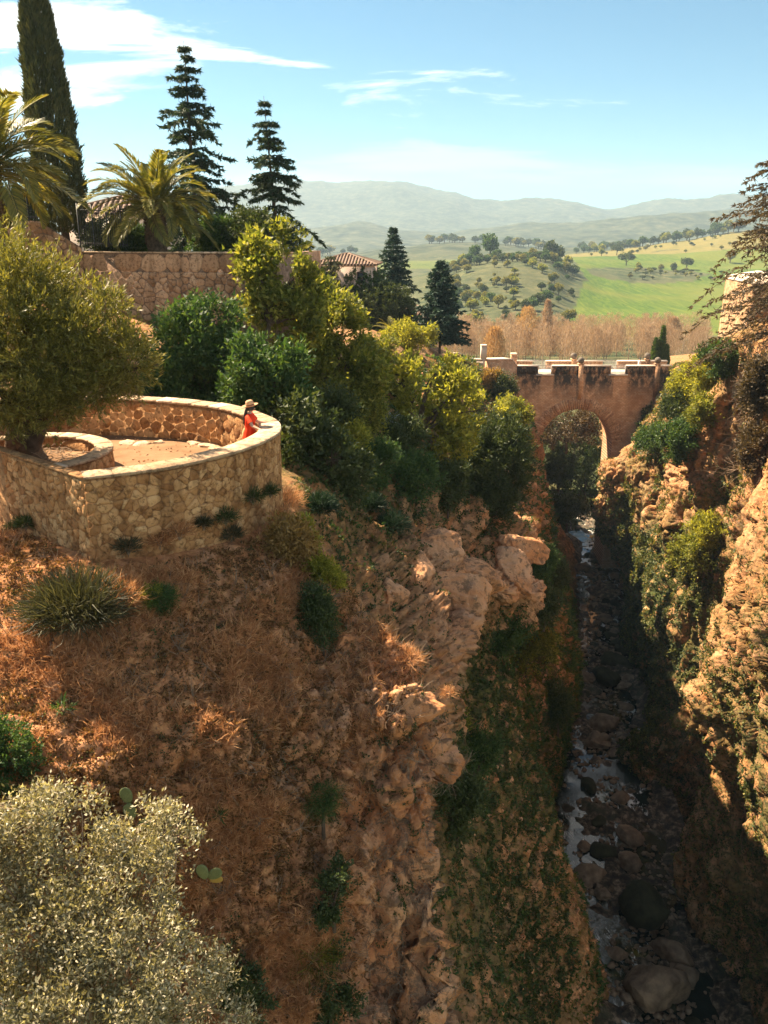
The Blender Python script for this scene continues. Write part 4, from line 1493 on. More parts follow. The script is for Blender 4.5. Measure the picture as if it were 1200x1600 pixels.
def plant(name, label, cat, base, blobs, leaf, n_tw=600, per=30, L=0.15, Wd=0.08, twig=0.35, r0=0.12, bark=None, seed=1, group=None,
          shell=0.45, gap=0.15, freq=0.8, up=0.3, axis_bias=0.5, trunk_name='trunk', crown_name='crown', twig_r=0.008, lean=(0, 0), droop=0.0, nlimb=2, fork=0.35, spread=0.27, max_tw=260):
    """leafy tree or bush; base world point, blobs local (x, y, z, rx, ry, rz)"""
    rg = np.random.default_rng(seed)
    t = thing(name, label, cat, base, 0, group)
    blobs = [tuple(b) for b in blobs]
    C = np.array([b[:3] for b in blobs])
    top = C.mean(0)
    fk = np.array([top[0] * 0.5 + lean[0], top[1] * 0.5 + lean[1], max(0.08, top[2] * fork)])
    wd = MB()
    s = np.linspace(0, 1, 7)[:, None]
    tr = s * fk + 0.10 * np.sin(s * 5 + seed) * np.array([1, .6, 0]) * fk[2] * 0.3
    tr[0] = (0, 0, -0.35)
    wd.tube(tr, np.linspace(r0 * 1.25, r0 * 0.85, 7), 8, False)
    limbs = []
    for c in C:
        for q in range(nlimb):
            e = c + rg.normal(size=3) * np.array([.25, .25, .15]) * np.linalg.norm(c - fk) * .5
            m = (fk + e) / 2 + rg.normal(size=3) * 0.10 * np.linalg.norm(e - fk) + np.array([0, 0, .08]) * np.linalg.norm(e - fk)
            x = np.linspace(0, 1, 8)[:, None]
            path = (1 - x) ** 2 * tr[-1] + 2 * x * (1 - x) * m + x * x * e
            path[1:-1] += rg.normal(size=(6, 3)) * 0.02 * np.linalg.norm(e - fk)
            wd.tube(path, np.linspace(r0 * .62, r0 * .16, 8), 6)
            limbs.append(path)
    LP = np.concatenate(limbs)
    p, d, k = blob_points(blobs, n_tw, rg, shell, gap, freq)
    # twigs from the nearest limb point to each spray
    tv = []
    step = max(1, len(p) // max_tw)
    for q in p[::step]:
        a = LP[np.argmin(((LP - q) ** 2).sum(1) + rg.uniform(0, .05, len(LP)))]
        m = (a + q) / 2 + rg.normal(size=3) * .12 * np.linalg.norm(q - a)
        x = np.linspace(0, 1, 4)[:, None]
        wd.tube((1 - x) ** 2 * a + 2 * x * (1 - x) * m + x * x * q, np.linspace(twig_r * 2.2, twig_r * .6, 4), 3, False)
    wd.build(trunk_name, bark or M_BARK, t, True)
    # leafy shoots
    ax = unit(d * (1 - up) + np.array([0, 0, 1]) * (up - droop) + rg.normal(size=p.shape) * .35)
    n = len(p) * per
    tt = rg.uniform(0, 1, (len(p), per))
    pos = p[:, None] + ax[:, None] * (tt[..., None] * twig) + rg.normal(size=(len(p), per, 3)) * twig * spread
    dr = ax[:, None] * axis_bias + rg.normal(size=(len(p), per, 3)) * (1 - axis_bias) * .8
    V, F = leaf_quads(pos.reshape(-1, 3), dr.reshape(-1, 3), L, Wd, rg, .15, np.linalg.norm(np.array(base) - np.array([0, 0, CAM_Z])) > 25)
    obj(crown_name, np_mesh(crown_name, V, [F]), leaf, t)
    return t


def px_blobs(base, s, lst):
    """(u, v, ru, rv[, ds]) in photo pixels at depth s -> local blobs"""
    out = []
    for q in lst:
        u, v, ru, rv = q[:4]
        ds = q[4] if len(q) > 4 else 0.0
        c = P(u, v, s + ds) - base
        k = (s + ds) / F_PX
        out.append((c[0], c[1], c[2], ru * k, (ru + rv) / 2 * k, rv * k))
    return out


def tree_px(name, label, cat, base, blobs, leaf, **kw):
    b = P(*base)
    return plant(name, label, cat, b, px_blobs(b, base[2], blobs), leaf, **kw)


M_BARK = simple_mat('bark', (0.055, 0.04, 0.028), (0.14, 0.10, 0.07), 5, 0.95, 0.9, 0.04, 0.1)
M_BARK_PALE = simple_mat('pale_bark', (0.16, 0.12, 0.085), (0.30, 0.235, 0.17), 5, 0.95, 0.7, 0.03, 0.1)
M_L_OLIVE = leaf_mat('olive_leaf', (0.06, 0.07, 0.016), (0.16, 0.155, 0.034), (0.33, 0.285, 0.07), 0.32, 0.5, 0.35)
M_L_GREEN = leaf_mat('green_leaf', (0.018, 0.045, 0.016), (0.046, 0.095, 0.028), (0.13, 0.175, 0.045), 0.35)
M_L_YELLOW = leaf_mat('yellow_green_leaf', (0.09, 0.11, 0.018), (0.23, 0.235, 0.035), (0.46, 0.42, 0.08), 0.5)
M_L_LIGHT = leaf_mat('light_green_leaf', (0.045, 0.07, 0.016), (0.15, 0.17, 0.03), (0.40, 0.36, 0.085), 0.48)
M_L_DARK = leaf_mat('dark_leaf', (0.0189, 0.0351, 0.0135), (0.0473, 0.0702, 0.0230), (0.1148, 0.1283, 0.0432), 0.28)
M_L_BLUE = leaf_mat('spruce_needle', (0.0096, 0.0288, 0.0204), (0.0216, 0.0540, 0.0360), (0.0456, 0.0864, 0.0540), 0.15, 0.6)
M_L_CEDAR = leaf_mat('cedar_needle', (0.0168, 0.0360, 0.0192), (0.0360, 0.0624, 0.0312), (0.0744, 0.1020, 0.0480), 0.2, 0.6)
M_L_CYP = leaf_mat('cypress_scale_leaf', (0.0312, 0.0438, 0.0163), (0.0688, 0.0775, 0.0275), (0.1500, 0.1313, 0.0500), 0.15, 0.6)
M_L_BROWN = leaf_mat('brown_cedar_needle', (0.035, 0.028, 0.016), (0.085, 0.062, 0.034), (0.17, 0.12, 0.07), 0.25, 0.6)
M_L_RUST = leaf_mat('rusty_leaf', (0.1200, 0.0720, 0.0240), (0.2640, 0.1620, 0.0540), (0.4080, 0.2760, 0.1080), 0.35)
M_L_SILVER = leaf_mat('pale_scrub_leaf', (0.04, 0.04, 0.016), (0.22, 0.195, 0.105), (0.74, 0.66, 0.48), 0.3, 0.45, 0.4)
M_L_PALM = leaf_mat('palm_leaflet', (0.0640, 0.0800, 0.0192), (0.1600, 0.1600, 0.0352), (0.3840, 0.3040, 0.0720), 0.35, 0.45, 0.4)
M_L_IVY = leaf_mat('ivy_leaf', (0.0300, 0.0480, 0.0150), (0.0900, 0.1080, 0.0300), (0.3000, 0.2475, 0.0750), 0.3)
M_GRASS_DRY = leaf_mat('dry_grass_blade', (0.19, 0.078, 0.03), (0.50, 0.245, 0.105), (0.80, 0.50, 0.27), 0.35, 0.7, 0.1, (1.1, 1.0, 0.8))
M_GRASS_GREEN = leaf_mat('green_grass_blade', (0.04, 0.055, 0.012), (0.11, 0.12, 0.022), (0.26, 0.22, 0.05), 0.35, 0.7, 0.1)
M_TWIG = simple_mat('dry_twig', (0.16, 0.105, 0.065), (0.36, 0.26, 0.18), 4, 0.9, 0.3, 0.01, 0.1)


def conifer(name, label, base, top, rad, leaf, seed=1, whorls=30, nb=6, z0=0.10, power=0.85, droop=0.25, need=0.16, wd=0.035, tuft=6, gapf=0.25, group=None, twigs=11, top_lift=0.25, trunk_r=None, cat='tree'):
    rg = np.random.default_rng(seed)
    base = np.array(base); top = np.array(top)
    h = top[2] - base[2]
    off = (top - base)[:2]
    t = thing(name, label, cat, base, 0, group)
    mb = MB()
    s = np.linspace(0, 1, 12)
    axis = np.c_[off[0] * s, off[1] * s, h * s - 0.3 * (s == 0)]
    tr = trunk_r or h * 0.016
    mb.tube(axis, np.maximum(tr * (1 - s) ** 0.9, 0.012), 7)
    P0, D0 = [], []
    for w in range(whorls):
        f = z0 + (1 - z0) * (w + rg.uniform(-.3, .3)) / whorls
        f = min(max(f, z0), 0.995)
        lenf = rad * (1 - f) ** power / (1 - z0) ** power
        az0 = rg.uniform(0, 6.28)
        for b in range(nb):
            if rg.uniform() < gapf * 0.35:
                continue
            az = az0 + 6.283 * b / nb + rg.normal() * .25
            Lb = lenf * rg.uniform(0.42, 1.18) + 0.06
            d = np.array([math.cos(az), math.sin(az), 0])
            x = np.linspace(0, 1, 9)
            lift = top_lift * f - droop * (1 - f) * 0.6
            zc = lift * x - droop * x ** 2 + 0.10 * droop * x ** 3 + 0.06 * np.sin(x * 6 + rg.uniform(0, 6))
            c = np.array([off[0] * f, off[1] * f, h * f])
            pts = c + d * (x * Lb)[:, None] + np.c_[np.zeros(9), np.zeros(9), zc * Lb]
            mb.tube(pts, np.linspace(max(.012, tr * .28 * (1 - f) + .008), .005, 9), 4, False)
            side = np.array([-d[1], d[0], 0])
            nt = max(3, int(twigs * Lb / rad) + 2)
            xs = np.linspace(0.12, 1.0, nt)
            for xx in xs:
                a = np.array([np.interp(xx, x, pts[:, q]) for q in range(3)])
                tl = (0.10 + 0.26 * Lb * (1 - xx * .75)) * rg.uniform(.6, 1.2) * (.3 + .7 * min(1, Lb / (.3 * rad)))
                for sgn in (-1, 1):
                    td = unit(side * sgn * rg.uniform(.4, 1) + d * rg.uniform(.4, .9) + np.array([0, 0, rg.uniform(-.75, .05)]))
                    m = tuft
                    q = rg.uniform(0, 1, m)[:, None]
                    P0.append(a + td * q * tl + rg.normal(size=(m, 3)) * .02)
                    D0.append(td + rg.normal(size=(m, 3)) * .5 + np.array([0, 0, -.12]))
    mb.build('trunk', M_BARK, t, True)
    V, F = leaf_quads(np.concatenate(P0), np.concatenate(D0), need, wd, rg, .05, True)
    obj('crown', np_mesh('crown', V, [F]), leaf, t)
    return t


def cypress(name, label, base, top, rad, n=26000, seed=1, L=0.3, Wd=0.09, leaf=None, group=None, prof=None):
    rg = np.random.default_rng(seed)
    base = np.array(base); top = np.array(top)
    h = top[2] - base[2]; off = (top - base)[:2]
    t = thing(name, label, 'tree', base, 0, group)
    mb = MB(); s = np.linspace(0, 1, 8)
    mb.tube(np.c_[off[0] * s, off[1] * s, h * .97 * s - .3 * (s == 0)], np.maximum(rad * .16 * (1 - s), .01), 7)
    mb.build('trunk', M_BARK, t, True)
    f = rg.uniform(0.015, 1, n) ** 0.85
    az = rg.uniform(0, 6.283, n)
    pr = np.interp(f, [0, .06, .2, .45, .7, .9, 1.0], prof or [.55, .85, 1.0, .95, .72, .38, .03])
    cl = fbm(np.c_[np.cos(az) * 2.2, np.sin(az) * 2.2, f * h / rad * .9], 4)
    r_ = rad * pr * (0.86 + .40 * cl) * rg.uniform(.8, 1.02, n)
    p = np.c_[off[0] * f + r_ * np.cos(az), off[1] * f + r_ * np.sin(az), f * h]
    d = np.c_[np.cos(az) * .45, np.sin(az) * .45, np.ones(n)] + rg.normal(size=(n, 3)) * .35
    V, F = leaf_quads(p, d, L, Wd, rg, .1, True)
    obj('crown', np_mesh('crown', V, [F]), leaf or M_L_CYP, t)
    return t


def frond_mesh(L, curve, seed, pairs=54, lw=0.026, ll=0.52):
    """feather frond growing along +x and bending down"""
    rg = np.random.default_rng(seed)
    n = 14
    x = np.linspace(0, 1, n)
    ang = -curve * x ** 1.5
    dx, dz = np.cos(ang), np.sin(ang)
    pts = np.c_[np.concatenate([[0], np.cumsum((dx[1:] + dx[:-1]) / 2)]), np.zeros(n), np.concatenate([[0], np.cumsum((dz[1:] + dz[:-1]) / 2)])] * L / (n - 1)
    mb = MB(); mb.tube(pts, np.linspace(.028, .006, n) * L / 2.5, 4)
    V, F = [], []
    t = np.linspace(.14, .99, pairs)
    for s in (-1, 1):
        for k in t:
            p = np.array([np.interp(k, x, pts[:, q]) for q in range(3)])
            a = np.interp(k, x, ang)
            fw = np.array([math.cos(a), 0, math.sin(a)]); up = np.array([-math.sin(a), 0, math.cos(a)])
            d = unit(fw * (.55 + .5 * k) + np.array([0, s, 0]) * (1.0 - .35 * k) + up * (.32 + rg.normal() * .10))
            l = ll * (math.sin(math.pi * min(1, .18 + .8 * k)) ** .7) * L / 2.5 * rg.uniform(.85, 1.1)
            w = unit(np.cross(d, up)) * lw * L / 2.5
            e = p + d * l + np.array([0, 0, -.16 * l])
            m = p + d * l * .5
            b = len(V)
            V += [p, m + w, e, m - w]; F.append([b, b + 1, b + 2, b + 3])
    mb.add(V, F)
    return mb.mesh('frond')


def palm(name, label, base, th, L, r_tr, seed=1, nf=46, tilt=(0, 0), leafm=None):
    rg = np.random.default_rng(seed)
    t = thing(name, label, 'palm', base)
    n = 22
    z = np.linspace(-.3, th, n)
    prof = [(r_tr * (1.15 if k < 2 else 1.0 + .10 * (k % 2)) * (1 + .35 * max(0, (k - n + 6) / 6)), zz) for k, zz in enumerate(z)] + [(r_tr * .5, th + .25), (0.01, th + .3)]
    mb = MB(); mb.lathe(prof, 14)
    V = np.array(mb.v[0]); V[:, :2] *= (1 + .12 * fbm(V * 6, 2))[:, None]; mb.v[0] = V
    # stubs of cut fronds
    for k in range(120):
        a = k * 2.399; zz = th * (0.25 + .75 * (k / 120)); rr = r_tr * (1.02 + .3 * max(0, (zz / th - .75) / .25))
        d = np.array([math.cos(a), math.sin(a), .8])
        q = np.array([rr * math.cos(a), rr * math.sin(a), zz])
        mb.tube([q - d * .03, q + d * .10], [.05, .02], 4)
    mb.build('trunk', simple_mat('palm_trunk', (0.06, 0.04, 0.025), (0.20, 0.13, 0.08), 8, .95, .9, .03), t, True)
    ms = [frond_mesh(L * q, c, 50 + i) for i, (q, c) in enumerate([(1, 1.0), (1.05, 1.35), (.95, 1.7), (1.0, .8), (.9, 2.1)])]
    for k in range(nf):
        f = k / nf
        el = R(82 - 100 * f ** .9) + rg.normal() * .08
        az = k * 2.39996 + rg.normal() * .12
        me = ms[min(4, max(0, int(f * 4.2 + rg.normal() * .6)))] if f > .15 else ms[3]
        q = Matrix.Rotation(az, 4, 'Z') @ Matrix.Rotation(-el, 4, 'Y') @ Matrix.Rotation(rg.normal() * .25, 4, 'X')
        o = obj('frond', me, leafm or M_L_PALM, t, loc=(math.cos(az) * r_tr * .6, math.sin(az) * r_tr * .6, th + .2 - .25 * f))
        o.rotation_euler = q.to_euler()
        sc = rg.uniform(.82, 1.08) * (0.75 if f < .1 else 1)
        o.scale = (sc,) * 3
    return t


def agave(name, label, base, r_, mat, seed, n=26, wid=0.16, cat='plant', group=None):
    """rosette of pointed fleshy leaves, each leaf a part"""
    rg = np.random.default_rng(seed)
    t = thing(name, label, cat, base, 0, group)
    V, F = [], []
    m = 7
    x = np.linspace(0, 1, m)
    w = wid * np.array([.55, .75, .95, 1, .8, .45, .02])
    for k in range(m):
        z = .10 * math.sin(x[k] * 2.2) - .22 * x[k] ** 3
        V += [[x[k], -w[k] / 2, z + w[k] * .22], [x[k], 0, z], [x[k], w[k] / 2, z + w[k] * .22]]
    V = np.array(V)
    F = [[3 * k + e, 3 * k + 3 + e, 3 * k + 4 + e, 3 * k + 1 + e] for k in range(m - 1) for e in (0, 1)]
    me = np_mesh('leaf', V, [np.array(F)], True)
    for k in range(n):
        f = k / n
        o = obj('leaf', me, mat, t, loc=(0, 0, .05))
        q = Matrix.Rotation(k * 2.4, 4, 'Z') @ Matrix.Rotation(-R(80 - 70 * f) + rg.normal() * .1, 4, 'Y')
        o.rotation_euler = q.to_euler(); sc = r_ * rg.uniform(.8, 1.1) * (.7 + .3 * f); o.scale = (sc, sc, sc)
    return t


def tuft(name, label, base, r_, mat, seed, n=1500, L=.3, Wd=.015, flat=.6, cat='bush', group=None, curl=.2, stems=True):
    """ball of fine upright leaves springing from one foot"""
    rg = np.random.default_rng(seed)
    t = thing(name, label, cat, base, 0, group)
    d = unit(rg.normal(size=(n, 3)) * np.array([1, 1, .8]) + np.array([0, 0, .45]))
    d[:, 2] = np.abs(d[:, 2])
    p = d * r_ * rg.uniform(.15, .85, n)[:, None] * np.array([1, 1, flat])
    V, F = leaf_quads(p, d + rg.normal(size=(n, 3)) * .35, L, Wd, rg, curl)
    obj('foliage', np_mesh('foliage', V, [F]), mat, t)
    mb = MB()
    for k in range(14):
        a = d[k] * r_ * .75 * np.array([1, 1, flat])
        mb.tube([[0, 0, -.12], a * .5 + (0, 0, .02), a], [.02 * r_ + .004, .012 * r_ + .003, .003], 4)
    mb.build('stems', M_TWIG, t)
    return t


def replicate(Vt, Ft, pos, nrm, scale, rg, lean=.4, up=.5):
    """copies of a small template standing on points; returns verts, faces"""
    n = len(pos)
    z = unit(nrm * (1 - up) + np.array([0, 0, 1]) * up + rg.normal(size=(n, 3)) * lean * .5)
    x = unit(np.cross(z, rg.normal(size=(n, 3))))
    y = np.cross(z, x)
    M = np.stack([x, y, z], 2) * scale[:, None, None]
    V = np.einsum('nij,kj->nki', M, Vt) + pos[:, None]
    F = (Ft[None] + (np.arange(n) * len(Vt))[:, None, None]).reshape(-1, Ft.shape[1])
    return V.reshape(-1, 3), F


def sample_grid(g, weight, n, rg):
    """n random points on a grid surface, weighted per quad"""
    a, b, c, d = g[:-1, :-1], g[1:, :-1], g[1:, 1:], g[:-1, 1:]
    nr = np.cross(d - a, b - a)
    area = np.linalg.norm(nr, axis=2)
    w = (area * weight[:-1, :-1]).ravel()
    k = rg.choice(len(w), n, p=w / w.sum())
    u, v = rg.uniform(0, 1, (2, n, 1))
    A, B, C, D = (q.reshape(-1, 3)[k] for q in (a, b, c, d))
    p = A * (1 - u) * (1 - v) + B * u * (1 - v) + C * u * v + D * (1 - u) * v
    nn = unit(nr.reshape(-1, 3)[k])
    return p, nn


def project(p):
    q = p - np.array([0, 0, CAM_Z])
    fw = q[..., 1] * CP - q[..., 2] * SP
    up = q[..., 1] * SP + q[..., 2] * CP
    return 600 + F_PX * q[..., 0] / fw, 800 - F_PX * up / fw, fw


def blade_template(n, seed, L=1.0, Wd=.035, spread=.5):
    rg = np.random.default_rng(seed)
    V, F = [], []
    for k in range(n):
        a = rg.uniform(0, 6.28); d = np.array([math.cos(a) * spread * rg.uniform(.2, 1.2), math.sin(a) * spread * rg.uniform(.2, 1.2), rg.uniform(.5, 1)])
        w = np.array([-math.sin(a), math.cos(a), 0]) * Wd
        o = np.array([rg.normal() * .08, rg.normal() * .08, 0])
        l = L * rg.uniform(.5, 1)
        b = len(V); m = o + d * l * .55; e = o + d * l + np.array([d[0], d[1], -.5]) * l * .28
        V += [o - w * .5, o + w * .5, m + w * .4, e, m - w * .4]
        F += [[b, b + 1, b + 2], [b, b + 2, b + 4], [b + 4, b + 2, b + 3]]
    return np.array(V), np.array(F)


def twig_template(seed, n=7, Wd=.02):
    rg = np.random.default_rng(seed)
    mb = MB()
    for k in range(n):
        d = unit(rg.normal(size=3) + np.array([0, 0, .6])); q = np.zeros(3); pts = [q]
        for j in range(3):
            d = unit(d + rg.normal(size=3) * .4); q = q + d * .33; pts.append(q)
        mb.tube(pts, [Wd, Wd * .7, Wd * .5, Wd * .2], 3, False)
    return np.concatenate(mb.v), np.concatenate(mb.f4)


def leafball_template(n, seed, L=.35, Wd=.22, r_=.5, flat=.5):
    rg = np.random.default_rng(seed)
    d = unit(rg.normal(size=(n, 3))); d[:, 2] = np.abs(d[:, 2])
    p = d * r_ * rg.uniform(.3, 1, n)[:, None] * np.array([1, 1, flat])
    V, F = leaf_quads(p, d + rg.normal(size=(n, 3)) * .8, L, Wd, rg, .1)
    return V, F


_US, _VS, _SS = [np.concatenate(q) for q in zip(*[[w_.ravel() for w_ in project(g_)] for g_ in (G_LEFT[:, 20:], G_RIGHT)])]


def surf_s(u, v, default, tol=7.0):
    """depth of the rock surface seen at a photo pixel"""
    if default > 115:
        return default
    m = (np.abs(_US - u) < tol) & (np.abs(_VS - v) < tol) & (_SS > 5)
    if not m.any():
        return default
    s = _SS[m].min()
    return s if 0.6 * default < s < 1.5 * default else default

# ------------------------------------------------------------------ plants: the garden side
ZG = Z_GARDEN
palm('date_palm', 'short thick date palm with arching fronds standing above the garden wall', np.array([*P(246, 388, 38)[:2], ZG]), 2.1, 3.0, .42, 3, 64)
palm('date_palm', 'tall date palm cut by the left edge with golden hanging fronds', np.array([*P(-12, 345, 32)[:2], ZG - .2]), 3.4, 3.7, .4, 8, 66)
cypress('cypress_tree', 'tall dark columnar cypress rising out of the top left of the picture', P(104, 378, 39), P(42, -85, 39) * np.array([1, 1, 1]) + (0, 0, 0), 1.18, 30000, 4, .26, .075)
conifer('cedar_tree', 'tall cedar with open tiered branches left of the smaller cedar', P(309, 396, 46), P(287, 64, 46), 4.0, M_L_CEDAR, 5, 23, 6, .03, 1.0, .26, .25, .075, 17, .4, twigs=14)
conifer('cedar_tree', 'smaller slender cedar with drooping tips against the mountains', P(437, 420, 47), P(412, 150, 47), 2.8, M_L_CEDAR, 9, 20, 6, .03, .88, .34, .23, .07, 16, .4, twigs=13)

for k, (u, v, ru, rv, lb) in enumerate([(165, 372, 40, 22, 'dark clipped shrub behind the iron railing on the garden wall'), (335, 372, 42, 26, 'dark shrub right of the date palm on the garden wall'),
                                        (388, 366, 34, 34, 'dark bushy shrub at the right end of the garden wall'), (203, 376, 26, 16, 'low shrub between railing and date palm'),
                                        (20, 325, 40, 22, 'dark shrub behind the railing under the left palm')]):
    tree_px('garden_shrub', lb, 'shrub', (u, v + rv, 40), [(u, v, ru, rv), (u + ru * .4, v - rv * .2, ru * .6, rv * .8)], M_L_GREEN if k % 2 else M_L_DARK, n_tw=420, per=22, L=.15, Wd=.07, seed=30 + k, trunk_name='stem', crown_name='foliage', r0=.05, group='shrubs on the garden wall')

# olive tree in the planter
ob = PZ(44, 716, -4.72)
os_ = 17.9


def olive():
    bl = px_blobs(ob, os_, [(45, 565, 95, 120), (-20, 480, 110, 120), (148, 515, 58, 66), (180, 565, 46, 58), (45, 435, 66, 50), (10, 630, 95, 45), (105, 615, 60, 40), (150, 600, 50, 30), (-90, 560, 90, 130), (60, 520, 110, 90, .5), (208, 560, 26, 60), (120, 570, 70, 80)])
    t = plant('olive_tree', 'round olive tree with gnarled trunk growing in the stone planter', 'tree', ob, bl, M_L_OLIVE, n_tw=5600, per=13, L=.125, Wd=.028, twig=.34, r0=.20, seed=17,
              shell=.34, gap=.3, freq=1.7, up=.42, axis_bias=.68, spread=.10, twig_r=.004, nlimb=1, fork=.45)
    # gnarled double trunk
    mb = MB()
    for sx, w in ((-.26, .24), (.16, .2), (-.05, .22)):
        n = 14
        s = np.linspace(0, 1, n)
        pts = np.c_[sx * (1 - .2 * s) + .05 * np.sin(s * 7 + sx * 9), .08 * np.cos(s * 5 + sx * 5), -.3 + 1.75 * s]
        mb.tube(pts, w * (1.45 - .95 * s ** .6) * (1 + .1 * np.sin(s * 19)), 12, False)
    V = np.concatenate(mb.v); V += unit(V * np.array([1, 1, 0])) * (.06 * ridged(V * np.array([4, 4, 1.4]), 3))[:, None]
    mb.v = [V]
    mb.build('gnarled_trunk', simple_mat('olive_bark', (0.07, 0.045, 0.028), (0.24, 0.155, 0.095), 6, .95, 1.0, .05), t, True)


olive()
# dry prunings in the planter
mb = MB()
rg = np.random.default_rng(5)
for k in range(120):
    a, r_ = rg.uniform(-1.2, 2.4), rg.uniform(.3, 1.3)
    q = np.array([-7.95 + r_ * math.cos(a), 18.6 + r_ * math.sin(a), CAM_Z - 4.72 + rg.uniform(0, .06)])
    d = np.array([*rg.normal(size=2), rg.normal() * .25]); d = unit(d) * rg.uniform(.1, .4)
    mb.tube([q, q + d * .5 + (0, 0, .03), q + d], [.012, .009, .004], 4)
stuff(mb.build('dry_twigs', M_TWIG), 'dry broken twigs strewn on the planter soil', 'twigs')

# ------------------------------------------------------------------ plants: slope between terrace and bridge
tree_px('leafy_tree', 'slender sparse tree with sunlit pale leaves right of the garden wall', 'tree', (412, 560, 32), [(425, 395, 46, 36), (398, 440, 34, 42), (450, 445, 38, 46), (470, 490, 32, 38), (425, 480, 36, 32), (385, 390, 20, 24)], M_L_LIGHT,
        n_tw=330, per=30, L=.20, Wd=.12, twig=.42, r0=.10, seed=41, gap=.55, freq=1.1, bark=M_BARK, nlimb=2, fork=.45)
tree_px('leafy_bush', 'deep green rounded bush under the garden wall, beside the olive', 'bush', (300, 650, 29.5), [(300, 545, 62, 56), (262, 580, 40, 48), (330, 500, 42, 30), (340, 575, 50, 50), (290, 610, 60, 40)], M_L_GREEN, n_tw=620, per=40, L=.17, Wd=.09, twig=.5, seed=42, gap=.4, freq=1.2, trunk_name='stem', crown_name='foliage')
tree_px('leafy_bush', 'bright green bush directly behind the woman', 'bush', (400, 690, 28), [(400, 590, 48, 52), (430, 640, 40, 52), (372, 620, 40, 44), (440, 580, 30, 40)], M_L_GREEN, n_tw=520, per=40, L=.17, Wd=.09, twig=.5, seed=43, gap=.4, freq=1.2, trunk_name='stem', crown_name='foliage')
tree_px('leafy_bush', 'dark ivy covered bush right of the terrace end', 'bush', (475, 770, 27), [(470, 690, 48, 60), (455, 740, 40, 40), (510, 720, 36, 40)], M_L_DARK, n_tw=460, per=34, L=.15, Wd=.09, twig=.45, seed=44, gap=.4, freq=1.2, trunk_name='stem', crown_name='foliage')
tree_px('leafy_tree', 'broad light green tree in the middle of the slope', 'tree', (500, 690, 36), [(508, 510, 54, 40), (478, 560, 44, 50), (545, 572, 38, 38), (495, 472, 32, 22), (525, 600, 52, 38), (570, 615, 22, 28)], M_L_LIGHT, n_tw=680, per=40, L=.20, Wd=.11, twig=.6, seed=45, gap=.66, freq=1.0, r0=.16, bark=M_BARK)
tree_px('leafy_tree', 'rust brown thin leaved tree behind the slender sparse one', 'tree', (455, 600, 40), [(455, 500, 36, 44), (480, 470, 26, 34), (440, 540, 30, 36)], M_L_RUST, n_tw=420, per=18, L=.16, Wd=.08, seed=46, gap=.4, freq=1.0, r0=.08)
tree_px('leafy_tree', 'bright yellow green tree left of the great dark bush', 'tree', (640, 715, 45), [(655, 600, 56, 32), (600, 622, 40, 38), (705, 625, 50, 46), (748, 640, 46, 34), (645, 645, 60, 46), (628, 580, 28, 20), (690, 588, 34, 22), (590, 665, 34, 40), (690, 690, 50, 46)], M_L_YELLOW,
        n_tw=560, per=36, L=.25, Wd=.13, twig=.65, seed=47, gap=.78, freq=.9, r0=.15, bark=M_BARK, nlimb=2, twig_r=.012)
tree_px('great_bush', 'great dark olive green bush overhanging the cliff by the bridge', 'bush', (760, 862, 50), [(765, 720, 62, 60), (785, 690, 34, 40), (725, 775, 42, 56), (762, 795, 46, 44), (790, 750, 28, 58), (740, 700, 40, 44)], M_L_DARK, n_tw=1500, per=36, L=.24, Wd=.065, twig=.7, seed=48, gap=.3, freq=.8, up=.5, axis_bias=.6, spread=.14, r0=.2, trunk_name='stem', crown_name='foliage')
tree_px('leafy_bush', 'sunlit pale fringe bush on the right of the great dark bush', 'bush', (812, 780, 53), [(806, 660, 20, 34), (814, 700, 16, 38), (792, 640, 24, 20)], M_L_LIGHT, n_tw=420, per=18, L=.18, Wd=.07, seed=49, gap=.4, trunk_name='stem', crown_name='foliage', r0=.06)
